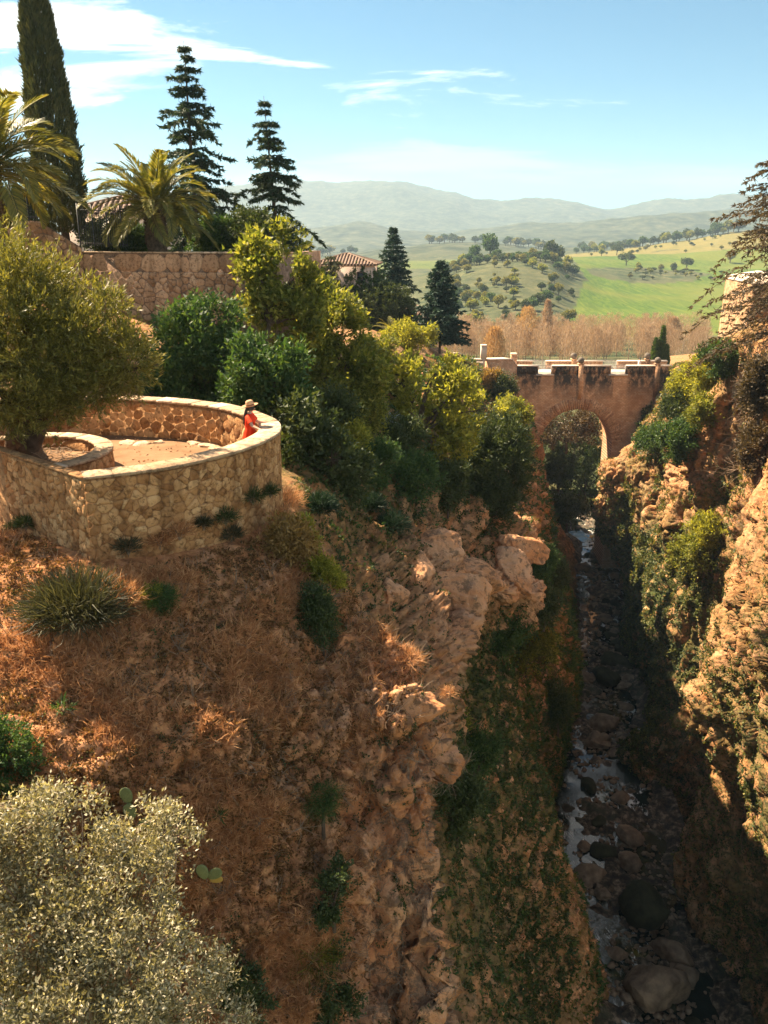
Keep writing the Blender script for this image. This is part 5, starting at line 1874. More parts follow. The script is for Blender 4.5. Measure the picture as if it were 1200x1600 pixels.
for k, (u, v, ru, rv, s, m, lb) in enumerate([
        (545, 695, 30, 20, 33, M_L_YELLOW, 'small yellow green shrub on the slope below the light tree'),
        (585, 725, 32, 24, 34, M_L_GREEN, 'small fresh green shrub in the middle of the slope'),
        (545, 745, 36, 26, 30, M_L_DARK, 'low dark shrub above the dwarf palms'),
        (650, 745, 36, 30, 40, M_L_GREEN, 'green shrub under the yellow green tree'),
        (700, 760, 30, 36, 44, M_L_DARK, 'dark shrub pressed against the great bush'),
        (630, 690, 32, 28, 40, M_L_DARK, 'dark shrub at the foot of the yellow green tree'),
        (520, 650, 36, 34, 34, M_L_DARK, 'dark shrub under the light green tree'),
        (570, 655, 34, 30, 38, M_L_LIGHT, 'pale shrub left of the grey agave'),
        (590, 560, 30, 26, 52, M_L_LIGHT, 'pale shrub behind the light green tree'),
        (560, 600, 30, 40, 48, M_L_RUST, 'rust brown shrub behind the light green tree'),
        (700, 600, 40, 24, 80, M_L_LIGHT, 'hazy shrub behind the yellow green tree'),
        (785, 610, 16, 24, 104, M_L_DARK, 'dark ivy shrub on the bridge abutment'),
        (770, 600, 12, 16, 105, M_L_RUST, 'dry brown shrub on the bridge abutment'),
        (640, 525, 34, 16, 86, M_L_YELLOW, 'sunlit hedge shrub under the far palm'),
        (455, 845, 22, 22, 19.5, M_L_RUST, 'dry brown shrub against the terrace wall end'),
        (822, 1015, 42, 34, 52, M_L_LIGHT, 'light green shrub growing out of the mossy cliff'),
        (790, 990, 34, 26, 50, M_L_GREEN, 'dark green shrub growing out of the mossy cliff'),
        (872, 1105, 20, 36, 70, M_L_DARK, 'dark shrub low on the cliff above the river'),
        (742, 1180, 34, 50, 40, M_L_GREEN, 'green creeper bush behind the near rock nose'),
        (715, 1260, 34, 44, 38, M_L_DARK, 'dark creeper bush behind the near rock nose'),
        (700, 1140, 22, 22, 37, M_L_LIGHT, 'small light shrub behind the near rock nose'),
        (850, 950, 24, 26, 66, M_L_DARK, 'dark shrub on the cliff under the great bush'),
        (845, 880, 22, 22, 72, M_L_GREEN, 'green shrub on the cliff ledge near the bridge'),
        (868, 900, 16, 20, 90, M_L_DARK, 'small dark shrub beside the gorge below the bridge'),
        ]):
    s = surf_s(u, v + rv * .7, s) - ru * s / F_PX * .35
    kk = s / 35.0
    tree_px('slope_shrub', lb, 'shrub', (u, v + rv * 1.1, s), [(u, v, ru, rv), (u + ru * .5, v - rv * .3, ru * .55, rv * .6), (u - ru * .5, v + rv * .2, ru * .5, rv * .6)], m, max_tw=70, n_tw=230, per=32, L=.15 * kk ** .6, Wd=.065 * kk ** .6, twig=.42 * kk ** .5, seed=60 + k, gap=.45, freq=1.1, trunk_name='stem', crown_name='foliage', r0=.04 * kk, group='shrubs on the left slope')
M_AGAVE = simple_mat('agave_leaf', (0.10, 0.135, 0.115), (0.20, 0.235, 0.20), 4, .5, .2, .01, .4)
agave('agave_plant', 'blue grey agave rosette under the yellow green tree', P(594, 668, surf_s(594, 672, 37) - .6), 1.0, M_AGAVE, 3, 30)
agave('agave_plant', 'paler blue grey agave beside the first one', P(612, 664, surf_s(612, 668, 39) - .6), .8, M_AGAVE, 4, 24)
M_EUPH = leaf_mat('dwarf_palm_leaf', (0.008, 0.022, 0.014), (0.02, 0.045, 0.026), (0.04, 0.07, 0.035), .2)
for k, (u, v, r_, s, lb) in enumerate([(500, 785, 24, 26, 'dark green spiky ball bush nearest the terrace'), (580, 782, 22, 28, 'dark green spiky ball bush in the middle of three'), (614, 815, 26, 27.5, 'dark green spiky ball bush on the rock edge')]):
    s = surf_s(u, v + 10, s)
    tuft('spiky_bush', lb, P(u, v + 10, s), r_ * s / F_PX * 1.2, M_EUPH, 80 + k, 2600, .22, .02, .95, group='dark spiky bushes on the slope')

# far trees by the house and the bridge
conifer('spruce_tree', 'dark pointed spruce beside the pale house', P(619, 505, 103), P(614, 352, 103), 3.7, M_L_BLUE, 12, 26, 9, .03, .95, .16, .40, .16, 8, .2, twigs=10)
conifer('spruce_tree', 'dark blue spruce on a bare trunk before the far fields', P(687, 548, 90), P(689, 405, 90), 3.3, M_L_BLUE, 13, 26, 9, .13, .80, .14, .36, .15, 8, .1, twigs=11)
tree_px('clipped_tree', 'dense clipped dome shaped tree before the pale house', 'tree', (600, 528, 93), [(601, 480, 46, 40), (590, 490, 36, 34), (615, 490, 36, 36)], M_L_DARK, n_tw=1500, per=14, L=.24, Wd=.14, twig=.25, seed=90, shell=.2, gap=-.5, r0=.2)
tree_px('dark_tree', 'dark round tree in front of the pale house wall', 'tree', (565, 500, 94), [(563, 440, 34, 26), (580, 455, 28, 26), (548, 462, 24, 26)], M_L_GREEN, n_tw=900, per=14, L=.30, Wd=.16, seed=91, gap=-.1, r0=.18)
conifer('dark_tree', 'small open cedar left of the pale house', P(512, 500, 92), P(516, 398, 92), 2.6, M_L_CYP, 14, 16, 6, .1, .45, .25, .34, .12, 6, .4, twigs=8)
palm('date_palm', 'small far palm with sunlit arching fronds under the spruce', P(614, 548, 84), 1.2, 2.5, .35, 12, 40)
tree_px('dark_tree', 'dark tree between house and clipped dome', 'tree', (470, 480, 80), [(470, 440, 30, 24), (495, 455, 22, 22)], M_L_DARK, n_tw=600, per=14, L=.28, Wd=.15, seed=92, gap=0, r0=.18)

M_HERB_D = leaf_mat('dark_brown_twig', (0.04, 0.028, 0.015), (0.09, 0.062, 0.032), (0.16, 0.115, 0.06), .2)  # darker brown tone for the bare tree behind the arch
# ------------------------------------------------------------------ plants: right cliff
conifer('cedar_tree', 'brown weeping cedar hanging over the bastion at the right edge', P(1224, 530, 65), P(1212, 236, 65), 6.3, M_L_BROWN, 21, 17, 7, .06, .42, .46, .34, .10, 9, .5, twigs=14, top_lift=.35, trunk_r=.22)
for k, (u, v, ru, rv, s, m, lb) in enumerate([
        (1062, 690, 30, 28, 91, M_L_GREEN, 'dark green ivy bush on the right cliff beside the bridge'),
        (1025, 690, 26, 26, 97, M_L_GREEN, 'dark green ivy bush at the right foot of the bridge'),
        (1085, 600, 30, 36, 88, M_L_YELLOW, 'yellow green bush at the right bridge end'),
        (1062, 640, 24, 30, 91, M_L_DARK, 'dark bush in the cleft right of the bridge'),
        (1130, 560, 34, 24, 77, M_L_GREEN, 'green bush at the foot of the bastion'),
        (1105, 585, 26, 22, 79, M_L_YELLOW, 'sunlit yellow bush left of the bastion foot'),
        (1100, 640, 26, 16, 78, M_L_LIGHT, 'light green tuft on the upper right rock'),
        (1090, 860, 36, 40, 79, M_L_LIGHT, 'sunlit green shrub hanging on the right rock face'),
        (1110, 830, 26, 22, 77, M_L_YELLOW, 'yellow shrub above the hanging green one'),
        (1182, 700, 20, 44, 68, M_L_BROWN, 'dry brown creeper on the right edge below the bastion'),
        (1186, 605, 18, 46, 66, M_L_BROWN, 'dry brown creeper hanging from the bastion wall'),
        (892, 690, 52, 60, 136, M_L_DARK, 'shadowed tree seen through the bridge arch'),
        (915, 735, 44, 50, 132, M_L_GREEN, 'green bush seen low through the bridge arch'),
        (885, 668, 50, 34, 130, M_HERB_D, 'brown bare tree seen through the bridge arch'),
        (872, 735, 20, 30, 132, M_L_DARK, 'dark shrub at the left inside of the bridge arch'),
        (885, 800, 30, 26, 126, M_L_DARK, 'dark bush on the bank below the bridge arch'),
        ]):
    s = surf_s(u, v + rv * .7, s) - (ru * s / F_PX * .35 if s < 115 else 0)
    kk = s / 35.0
    tree_px('cliff_bush', lb, 'bush', (u, v + rv * 1.1, s), [(u, v, ru, rv), (u + ru * .5, v - rv * .3, ru * .55, rv * .6), (u - ru * .5, v + rv * .2, ru * .5, rv * .6)], m, max_tw=70, n_tw=330, per=28, L=.16 * kk ** .6, Wd=.075 * kk ** .6, twig=.45 * kk ** .5, seed=120 + k, gap=.45, freq=.7, trunk_name='stem', crown_name='foliage', r0=.05 * kk, group='bushes on the right cliff')


def bare_shrub(name, label, base, r_, h, seed, mat, n=26, group=None, thick=.02, drop=0.0):
    rg = np.random.default_rng(seed)
    t = thing(name, label, 'shrub', base, 0, group)
    mb = MB()

    def grow(p, d, L, r0, lev):
        pts = [p]
        for k in range(5):
            d = unit(d + rg.normal(size=3) * .22 + np.array([0, 0, .05 - drop]))
            p = p + d * L / 5
            pts.append(p)
        mb.tube(pts, np.linspace(r0, r0 * .45, 6), 4, False)
        if lev:
            for k in range(4):
                q = pts[rg.integers(2, 6)]
                grow(q, unit(d + rg.normal(size=3) * .6), L * rg.uniform(.4, .7), r0 * .5, lev - 1)
    for k in range(n):
        a = rg.uniform(0, 6.28)
        grow(np.zeros(3), unit(np.array([math.cos(a) * r_, math.sin(a) * r_, h]) * rg.uniform(.4, 1, 3)), math.hypot(r_, h) * rg.uniform(.5, 1), thick, 2)
    mb.build('branches', mat, t)
    return t


for k, (u, v, s, r_, h, lb) in enumerate([(1186, 840, 58, 2.2, 2.4, 'bare pale twiggy shrub at the right edge'), (1184, 750, 62, 2.2, 2.2, 'bare pale twiggy shrub below the bastion'), (1190, 665, 61, 2, 2.2, 'bare brown twiggy shrub beside the bastion')]):
    bare_shrub('bare_shrub', lb, P(u, v, s), r_, h, 140 + k, M_TWIG, 16, 'bare shrubs on the right cliff', .028, .08)
print('plants done')

# ------------------------------------------------------------------ near bank: bushes, succulents, dry growth
def bush_px(label, base, blobs, leaf, seed, n_tw=700, per=22, L=.06, Wd=.03, **kw):
    kw.setdefault('max_tw', 90)
    s = surf_s(base[0], base[1] - 12, base[2])
    base = (base[0], base[1], s - .05)
    return tree_px('bank_bush', label, 'bush', base, blobs, leaf, n_tw=n_tw, per=per, L=L, Wd=Wd, seed=seed, trunk_name='stem', crown_name='foliage', **kw)


tree_px('pale_bush', 'large pale silvery bush filling the bottom left corner', 'bush', (150, 1720, 11.2),
        [(75, 1290, 80, 50, -.6), (235, 1330, 75, 62), (150, 1400, 120, 80, -.6), (60, 1480, 110, 100, -1.2), (210, 1500, 110, 90, -1.0), (300, 1545, 66, 66), (120, 1590, 150, 90, -1.4), (-60, 1400, 100, 120, -1), (345, 1600, 50, 50), (10, 1340, 70, 60, -.8)],
        M_L_SILVER, n_tw=3400, per=15, L=.064, Wd=.027, twig=.17, r0=.06, seed=201, gap=.58, freq=2.6, shell=.28, up=.55, axis_bias=.45, spread=.3, trunk_name='stem', crown_name='foliage', bark=M_TWIG, twig_r=.004, nlimb=3, fork=.2)
bush_px('dark green bush at the left edge above the pale bush', (-10, 1240, 12.6), [(5, 1185, 50, 55), (-40, 1150, 40, 50)], M_L_GREEN, 202, 600, 22, .05, .03, gap=.1, twig=.12, freq=3, r0=.03, twig_r=.003)
bush_px('low dark green bush below the pale bush', (372, 1610, 12.6), [(372, 1545, 36, 40), (348, 1500, 22, 26), (395, 1580, 30, 30)], M_L_DARK, 203, 420, 20, .055, .03, gap=.55, twig=.12, freq=3, r0=.03, twig_r=.003)
bush_px('dark green bush hugging the rock at the bottom middle', (512, 1620, 14.2), [(505, 1550, 34, 46), (528, 1490, 20, 26), (490, 1595, 34, 30), (545, 1560, 16, 30)], M_L_DARK, 204, 480, 20, .06, .035, gap=.6, twig=.14, freq=3, r0=.03, twig_r=.003)
bush_px('narrow dark green bush on the rock above the bottom one', (522, 1430, 14.4), [(516, 1400, 16, 30), (532, 1365, 12, 20), (508, 1425, 14, 16)], M_L_DARK, 205, 200, 20, .06, .035, gap=.6, twig=.14, freq=3, r0=.03, twig_r=.003)
bush_px('dark bush in the gully under the dry crest', (505, 1010, 17.2), [(502, 975, 22, 36), (492, 940, 18, 26)], M_L_DARK, 206, 460, 20, .06, .025, gap=.2, twig=.16, freq=3, r0=.03, twig_r=.003)
bush_px('small feathery green bush on the middle rock face', (505, 1285, 14.8), [(500, 1258, 20, 20), (512, 1244, 14, 16)], M_L_GREEN, 207, 200, 22, .07, .008, gap=.1, twig=.16, freq=3, r0=.03, twig_r=.003)
bush_px('small bright green feathery plant below the terrace wall', (252, 958, 15.6), [(250, 936, 20, 16)], M_L_GREEN, 208, 260, 22, .06, .008, gap=.1, twig=.14, freq=3, r0=.02, twig_r=.003)
bush_px('yellowing plant beside the feathery green one', (232, 950, 15.5), [(236, 930, 14, 12)], M_L_YELLOW, 209, 120, 18, .05, .02, gap=.2, twig=.1, freq=3, r0=.02, twig_r=.003)
bush_px('sunlit yellow green cushion plant on the crest', (470, 850, 18.2), [(468, 828, 18, 20), (480, 850, 18, 16)], M_L_YELLOW, 210, 300, 20, .06, .025, gap=.1, twig=.12, freq=3, r0=.02, twig_r=.003)
bush_px('second sunlit cushion plant lower on the crest', (505, 915, 18.0), [(500, 890, 22, 18), (520, 905, 16, 14)], M_L_YELLOW, 211, 300, 20, .06, .022, gap=.1, twig=.12, freq=3, r0=.02, twig_r=.003)
M_ROSEM = leaf_mat('grey_green_blade', (0.018, 0.021, 0.011), (0.048, 0.05, 0.025), (0.13, 0.115, 0.062), .25)
tuft('broom_bush', 'wide dark bush of long grey green blades below the terrace wall', P(122, 955, surf_s(122, 955, 15.0)), 1.0, M_ROSEM, 220, 5200, .38, .016, .62, curl=.35)
tuft('broom_bush', 'smaller brown bush of thin blades right of the wide dark one', P(190, 935, surf_s(190, 935, 15.4)), .5, M_GRASS_DRY, 221, 1200, .3, .012, .6, curl=.3)
tuft('grass_tussock', 'tussock of long pale arching blades at the bottom middle', P(492, 1500, surf_s(492, 1500, 14.2)), .30, M_GRASS_GREEN, 222, 240, .55, .012, .9, 'grass', curl=.5)
tuft('grass_tussock', 'small dark leaved tussock on the left bank', P(98, 1108, surf_s(98, 1108, 13.4)), .12, M_L_GREEN, 223, 60, .2, .02, .9, 'grass', curl=.4)
tuft('grass_tussock', 'small dark leaved tussock between the two prickly pears', P(343, 1276, surf_s(343, 1276, 13.6)), .1, M_L_GREEN, 224, 70, .14, .02, .8, 'grass', curl=.3)
tuft('grass_tussock', 'pale dry tussock on the ledge above the rock nose', P(640, 1035, surf_s(640, 1035, 17.2)), .22, M_GRASS_DRY, 225, 260, .26, .008, .9, 'grass', curl=.5)
tuft('grass_tussock', 'golden dry tussock at the end of the terrace wall', P(446, 790, surf_s(446, 790, 19.0)), .36, M_GRASS_DRY, 226, 700, .42, .009, 1.0, 'grass', curl=.5)
tuft('grass_tussock', 'dry tussock on the edge of the overhanging rock', P(700, 1085, surf_s(700, 1085, 16.8)), .13, M_GRASS_DRY, 227, 160, .18, .008, .9, 'grass', curl=.5)

M_PEAR = simple_mat('cactus_pad', (0.10, 0.125, 0.045), (0.19, 0.205, 0.085), 12, .6, .4, .01, .3)
M_PEAR_Y = simple_mat('cactus_pad_yellow', (0.30, 0.19, 0.04), (0.42, 0.28, 0.07), 12, .6, .4, .01, .3)


def prickly_pear(label, base, pads, seed):
    t = thing('prickly_pear', label, 'cactus', base)
    th = np.linspace(-1.55, 1.55, 9)
    for k, (x, z, L, a, yaw, m) in enumerate(pads):
        mb = MB()
        pr = np.c_[np.cos(th) * (1 + .15 * np.sin(th)), np.sin(th) + 1]
        mb.lathe(pr * np.array([.5, .5]), 14, (0, 0, 0), .62, .13)
        o = mb.build('pad', m, t, True, loc=(x, 0.02 * k, z))
        o.rotation_euler = (Matrix.Rotation(yaw, 4, 'Z') @ Matrix.Rotation(a, 4, 'Y')).to_euler(); o.scale = (L,) * 3


prickly_pear('upright prickly pear of three pads above the pale bush', P(214, 1290, surf_s(214, 1290, 13.0) - .15), [(0, -.05, .30, R(60), .2, M_PEAR), (-.06, .1, .30, R(-12), .3, M_PEAR), (-.10, .36, .30, R(-10), .1, M_PEAR)], 1)
prickly_pear('low prickly pear with one yellowed pad right of the pale bush', P(322, 1372, surf_s(322, 1372, 13.0) - .15), [(0, -.02, .30, R(-18), .2, M_PEAR), (.03, -.02, .30, R(48), -.2, M_PEAR), (.04, -.08, .22, R(80), 0, M_PEAR_Y)], 2)

# plants rooted in the terrace wall
for k, (u, v, r_, lb) in enumerate([(395, 780, 22, 'dark tuft growing in the terrace wall near its right end'), (352, 812, 22, 'largest dark tuft growing in the terrace wall'), (362, 838, 20, 'drooping tuft low in the terrace wall'),
                                    (280, 835, 28, 'brown dry plant at the foot of the terrace wall'), (200, 858, 22, 'green plant at the foot of the terrace wall'), (40, 820, 16, 'small tuft in the left part of the terrace wall'),
                                    (18, 832, 14, 'smallest tuft in the left part of the terrace wall'), (422, 770, 14, 'tuft at the right edge of the terrace wall'), (318, 820, 12, 'tiny green tuft in the middle of the terrace wall'), (250, 850, 20, 'brown tuft at the middle foot of the wall')]):
    # find the wall surface along this line of sight
    best = None
    dd = ray(u, v)
    for s_ in np.linspace(12, 24, 600):
        q = dd[:2] * s_
        dm = np.linalg.norm(PA.q - q, axis=1).min()
        dl = np.linalg.norm(PL.q[-1] + np.clip((q - PL.q[-1]) @ DIRL, 0, 7) * DIRL - q)
        if min(dm, dl) < .10:
            best = s_; break
    s_ = (best or 16) - .02
    tuft('wall_plant', lb, P(u, v, s_), r_ * s_ / F_PX, [M_L_DARK, M_ROSEM, M_GRASS_DRY][0 if k in (0, 1, 5, 6, 7) else 2 if k in (3, 9) else 1], 240 + k, 420, .16, .014, .8, 'plant', 'tufts growing in the terrace wall', .4)

# ------------------------------------------------------------------ ground cover, too many to count
rg = np.random.default_rng(77)


def cover(name, label, cat, mat, g, weight, n, tmpl, smin, smax, lean=.5, up=.5, sink=0.0, dist_scale=None):
    p, nn = sample_grid(g, weight, n, rg)
    sc = rg.uniform(smin, smax, n)
    if dist_scale:
        sc *= np.clip(np.linalg.norm(p - np.array([0, 0, CAM_Z]), axis=1) / dist_scale, .7, 3)
    up_ = unit(nn * (1 - up) + np.array([0, 0, 1]) * up + rg.normal(size=(n, 3)) * lean * .5)
    x = unit(np.cross(up_, rg.normal(size=(n, 3))))
    y = np.cross(up_, x)
    rot = np.stack([np.arctan2(y[:, 2], up_[:, 2]), -np.arcsin(np.clip(x[:, 2], -1, 1)), np.arctan2(x[:, 1], x[:, 0])], 1)
    me = bpy.data.meshes.new(name)
    me.vertices.add(n)
    me.vertices.foreach_set('co', (p - nn * sink).astype(np.float32).ravel())
    at = me.attributes.new('rot', 'FLOAT_VECTOR', 'POINT'); at.data.foreach_set('vector', rot.astype(np.float32).ravel())
    at = me.attributes.new('scl', 'FLOAT', 'POINT'); at.data.foreach_set('value', sc.astype(np.float32))
    at = me.attributes.new('pick', 'INT', 'POINT'); at.data.foreach_set('value', (np.arange(n) % len(tmpl)).astype(np.int32))
    o = obj(name, me)
    ng = bpy.data.node_groups.new(name + '_scatter', 'GeometryNodeTree')
    ng.interface.new_socket('Geometry', in_out='INPUT', socket_type='NodeSocketGeometry')
    ng.interface.new_socket('Geometry', in_out='OUTPUT', socket_type='NodeSocketGeometry')
    nb = NB(ng)
    gi, go = nb.add('NodeGroupInput'), nb.add('NodeGroupOutput')
    jn = nb.add('GeometryNodeJoinGeometry')
    for V, F in tmpl[::-1]:
        tme = np_mesh(name + '_sprig', V, [F])
        tme.materials.append(mat)
        to = bpy.data.objects.new(name + '_sprig', tme)      # a source shape only, never linked to the scene
        oi = nb.add('GeometryNodeObjectInfo'); oi.inputs['Object'].default_value = to
        g2 = nb.add('GeometryNodeGeometryToInstance')
        nb.l.new(oi.outputs['Geometry'], g2.inputs[0]); nb.l.new(g2.outputs[0], jn.inputs[0])

    def named(nm, typ):
        q = nb.add('GeometryNodeInputNamedAttribute', data_type=typ); q.inputs['Name'].default_value = nm
        return q.outputs['Attribute']
    ip = nb.add('GeometryNodeInstanceOnPoints')
    nb.l.new(gi.outputs[0], ip.inputs['Points']); nb.l.new(jn.outputs[0], ip.inputs['Instance'])
    ip.inputs['Pick Instance'].default_value = True
    nb.l.new(named('pick', 'INT'), ip.inputs['Instance Index'])
    nb.l.new(named('rot', 'FLOAT_VECTOR'), ip.inputs['Rotation'])
    nb.l.new(named('scl', 'FLOAT'), ip.inputs['Scale'])
    nb.l.new(ip.outputs[0], go.inputs[0])
    md = o.modifiers.new('scatter', 'NODES'); md.node_group = ng
    return stuff(o, label, cat)


blades = [blade_template(9, q, 1.0, .04) for q in (1, 2, 3)]
lush = [blade_template(11, q, 1, .06, .7) for q in (4, 5, 6)]
balls = [leafball_template(16, q) for q in (1, 2, 3)]
small = [leafball_template(9, q, .30, .16, .6, .6) for q in (7, 8)]
twigs = [twig_template(q) for q in (1, 2, 3)]

gl = G_LEFT
pl = gl.reshape(-1, 3)
ul, vl, sl = (q.reshape(gl.shape[:2]) for q in project(pl))
nl = fbm(pl * .55 + 3, 4).reshape(gl.shape[:2])
nl2 = fbm(pl * 1.6 + 30, 3).reshape(gl.shape[:2])
outl = (gl[..., 0] - CORNER[0]) * -.665 + (gl[..., 1] - CORNER[1]) * -.747 > .1
inside = (np.hypot(gl[..., 0] - TC[0], gl[..., 1] - TC[1]) < 4.5) & (gl[..., 2] > CAM_Z - 6.6) & ~outl
colj = np.arange(gl.shape[1])[None] + np.zeros((gl.shape[0], 1))
rowi = np.arange(gl.shape[0])[:, None] + np.zeros((1, gl.shape[1]))
near = (sl < 21) & (colj > 9) & ~inside & (vl > 740) & (vl < 1760) & (rowi < sum(LRC[:6]))
dryw, mossw = W_LEFT[..., 1], W_LEFT[..., 2]
patch = np.clip(.5 + 1.6 * nl, 0, 1)
cover('dry_grass', 'dead golden grass matted over the near bank', 'grass', M_GRASS_DRY, gl, near * np.clip(dryw - .15, 0, 1) * np.clip(patch * 2.4 - .8, 0, 1), 24000, blades, .09, .34, .9, .35)
M_HERB = leaf_mat('dead_herb', (0.05, 0.026, 0.012), (0.17, 0.088, 0.036), (0.42, 0.24, 0.11), .25, .8, .1)
cover('dead_herbs', 'brown dead herbs covering the near bank', 'plants', M_HERB, gl, near * np.clip(dryw - .1, 0, 1) * np.clip(.7 - 1.4 * nl, 0, 1), 12000, balls, .06, .19, .8, .2)
cover('leaf_litter', 'pale dry seed heads and leaves on the near bank', 'leaves', leaf_mat('pale_litter', (0.25, 0.15, 0.08), (0.45, 0.30, 0.18), (0.62, 0.48, 0.34), .25, .8, .1), gl, near * np.clip(dryw, 0, 1) * np.clip(nl2 * 2.2, 0, 1), 6000, small, .03, .075, .8, .2)
cover('dry_twigs', 'grey dry twigs tangled on the near bank', 'twigs', M_TWIG, gl, near * np.clip(.3 + nl2, 0, 1), 2200, twigs, .12, .45, .9, .3)
cover('bank_herbs', 'small green herbs dotted over the near bank', 'plants', M_L_DARK, gl, near * np.clip(-nl2 * 2 - .1, 0, 1), 2600, balls, .05, .16, .6, .3)

mid = (sl >= 20) & (sl < 112) & (colj > 26) & (vl < 1700) & (vl > 560) & (rowi >= sum(LRC[:5]) + 10)
cover('slope_grass', 'green and yellow grass on the middle slope', 'grass', M_GRASS_GREEN, gl, mid * np.clip(mossw + .25 * dryw - .12, 0, 1) * np.clip(.55 + 1.3 * nl, 0, 1), 11000, lush, .16, .42, .8, .35, 0, 45)
cover('slope_ivy', 'dark ivy and moss creeping down the left gorge wall', 'ivy', M_L_GREEN, gl, mid * np.clip(mossw - .15, 0, 1) * np.clip(.4 - 1.6 * nl, 0, 1), 9000, balls, .22, .55, .5, .1, 0, 45)
cover('slope_dry_grass', 'dry brown grass on the middle slope', 'grass', M_GRASS_DRY, gl, mid * np.clip(dryw - .12, 0, 1) * np.clip(.3 + 1.5 * nl2, 0, 1), 9000, blades, .15, .42, .9, .3, 0, 45)
cover('slope_herbs', 'dark low herbs on the middle slope', 'plants', M_L_DARK, gl, mid * np.clip(.2 - nl2, 0, 1) * np.clip(mossw + dryw - .2, 0, 1) * (sl < 50), 15000, balls, .14, .40, .6, .3, 0, 40)

gr_ = G_RIGHT
prr = gr_.reshape(-1, 3)
ur, vr, sr = (q.reshape(gr_.shape[:2]) for q in project(prr))
nr1 = fbm(prr * .22 + 8, 4).reshape(gr_.shape[:2])
nr2 = fbm(prr * .6 + 50, 3).reshape(gr_.shape[:2])
vis = (ur < 1260) & (sr < 125) & (vr < 1700) & (vr > 480) & (sr > 35)
dr_, mo_ = W_RIGHT[..., 1], W_RIGHT[..., 2]
cover('cliff_ivy', 'ivy hanging in curtains on the right gorge wall', 'ivy', M_L_IVY, gr_, vis * np.clip(mo_ - .1, 0, 1) * np.clip(4.5 * nr1 + .15, 0, 1), 26000, balls, .25, .7, .4, .05, 0, 70)
cover('cliff_scrub', 'dry golden scrub on the right gorge wall', 'scrub', leaf_mat('golden_scrub', (0.12, 0.075, 0.025), (0.28, 0.185, 0.06), (0.45, 0.33, 0.14), .3, .7, .15), gr_, vis * np.clip(dr_ - .05, 0, 1) * np.clip(-3 * nr2 - .3, 0, 1), 4000, small, .3, .7, .5, .2, 0, 70)
cover('cliff_moss', 'dark green moss low on the right gorge wall', 'moss', M_L_DARK, gr_, vis * (vr > 820) * np.clip(mo_ - .2, 0, 1) * np.clip(.4 + 1.5 * nr2, 0, 1), 16000, balls, .25, .6, .4, .05, 0, 70)
stm = [rock_mesh((1, .8, .6), 700 + q, 1) for q in range(4)]
cover('scree', 'loose angular stones scattered on the near bank', 'stones', M_ROCK, gl, near * np.clip(nl2 + .15, 0, 1), 2600, stm, .015, .07, .8, .2)
cover('slope_scree', 'loose angular stones scattered on the middle slope', 'stones', M_ROCK, gl, mid * np.clip(nl2 + .1, 0, 1) * (sl < 70), 2200, stm, .05, .22, .8, .2, 0, 40)


rp = rg.uniform(0, 1, (700, 2)); th_ = rp[:, 0] * 6.283; rr_ = 3.7 * np.sqrt(rp[:, 1])
fp = np.c_[TC[0] + rr_ * np.cos(th_), TC[1] + rr_ * np.sin(th_), np.full(700, Z_FLOOR + .005)]
fp = fp[((fp[:, 0] - CORNER[0]) * -.665 + (fp[:, 1] - CORNER[1]) * -.747 < -.5) & (np.hypot(fp[:, 0] + 7.95, fp[:, 1] - 18.6) > 2.0)]
V_, F_ = replicate(stm[0][0], stm[0][1], fp, np.tile([0., 0, 1], (len(fp), 1)), rg.uniform(.01, .045, len(fp)), rg, .5, .8)
stuff(obj('floor_pebbles', np_mesh('floor_pebbles', V_, [F_]), M_ROCK), 'pebbles and crumbs strewn on the terrace floor', 'stones')


# jutting blocks of bedrock
def outcrop(label, u, v, ru, rv, seed, default, tilt=0.0):
    s = surf_s(u, v, default)
    k = s / F_PX
    ru, rv = ru * 1.3, rv * 1.5
    V, F = rock_mesh((ru * k, max(ru, rv) * k * .8, rv * k), 900 + seed, 5, .3)
    V = V + unit(V) * (.05 * ridged(V * 6 / (ru * k * 6) + seed, 4) * ru * k)[:, None]
    me = np_mesh('rock_outcrop', V, [F], False)
    set_attr(me, 'dry', np.full(len(V), .12)); set_attr(me, 'moss', np.full(len(V), .05))
    o = obj('rock_outcrop', me, M_ROCK, loc=P(u, v, s + ru * k * .60), rot=(tilt * .5, tilt, .4 * seed))
    tag(o, label, 'rock', 'blocks of bedrock standing out of the left cliff')


OUT = [(640, 1105, 40, 26, 'flat topped rock under the pale tussock'),
       (560, 1010, 34, 24, 'rock ledge below the crest'),
       (690, 862, 34, 22, 'pale ledge rock under the great bush'),
       (650, 900, 36, 30, 'cracked ledge rock in the middle slope'),
       (745, 905, 46, 26, 'flat orange rock slab by the green cliff'),
       (800, 900, 36, 30, 'rounded orange boulder face above the green cliff'),
       (720, 945, 50, 40, 'big smooth orange rock dome in the middle'),
       (610, 930, 30, 22, 'dark cracked rock on the middle slope'),
       (815, 855, 34, 16, 'sunlit rock lip under the great bush')]
for k_, (u_, v_, ru_, rv_, lb_) in enumerate(OUT):
    outcrop(lb_, u_, v_, ru_, rv_, k_, 16.5 if (v_ > 1000 and u_ < 712) else (38 if u_ < 840 else 95), .3 * math.sin(k_ * 2.1))
print('cover done')

# ------------------------------------------------------------------ boulders and gravel in the river
M_BOULDER = simple_mat('river_boulder', (0.09, 0.06, 0.038), (0.34, 0.24, 0.155), 1.1, .85, .8, .12, .2, 8)
M_BOULDER_D = simple_mat('mossy_boulder', (0.02, 0.024, 0.012), (0.07, 0.065, 0.035), 1.1, .85, .8, .12, .2, 8)


def river_z(y):
    return np.interp(y, [q[1] for q in RIV_L], [q[2] for q in RIV_L])


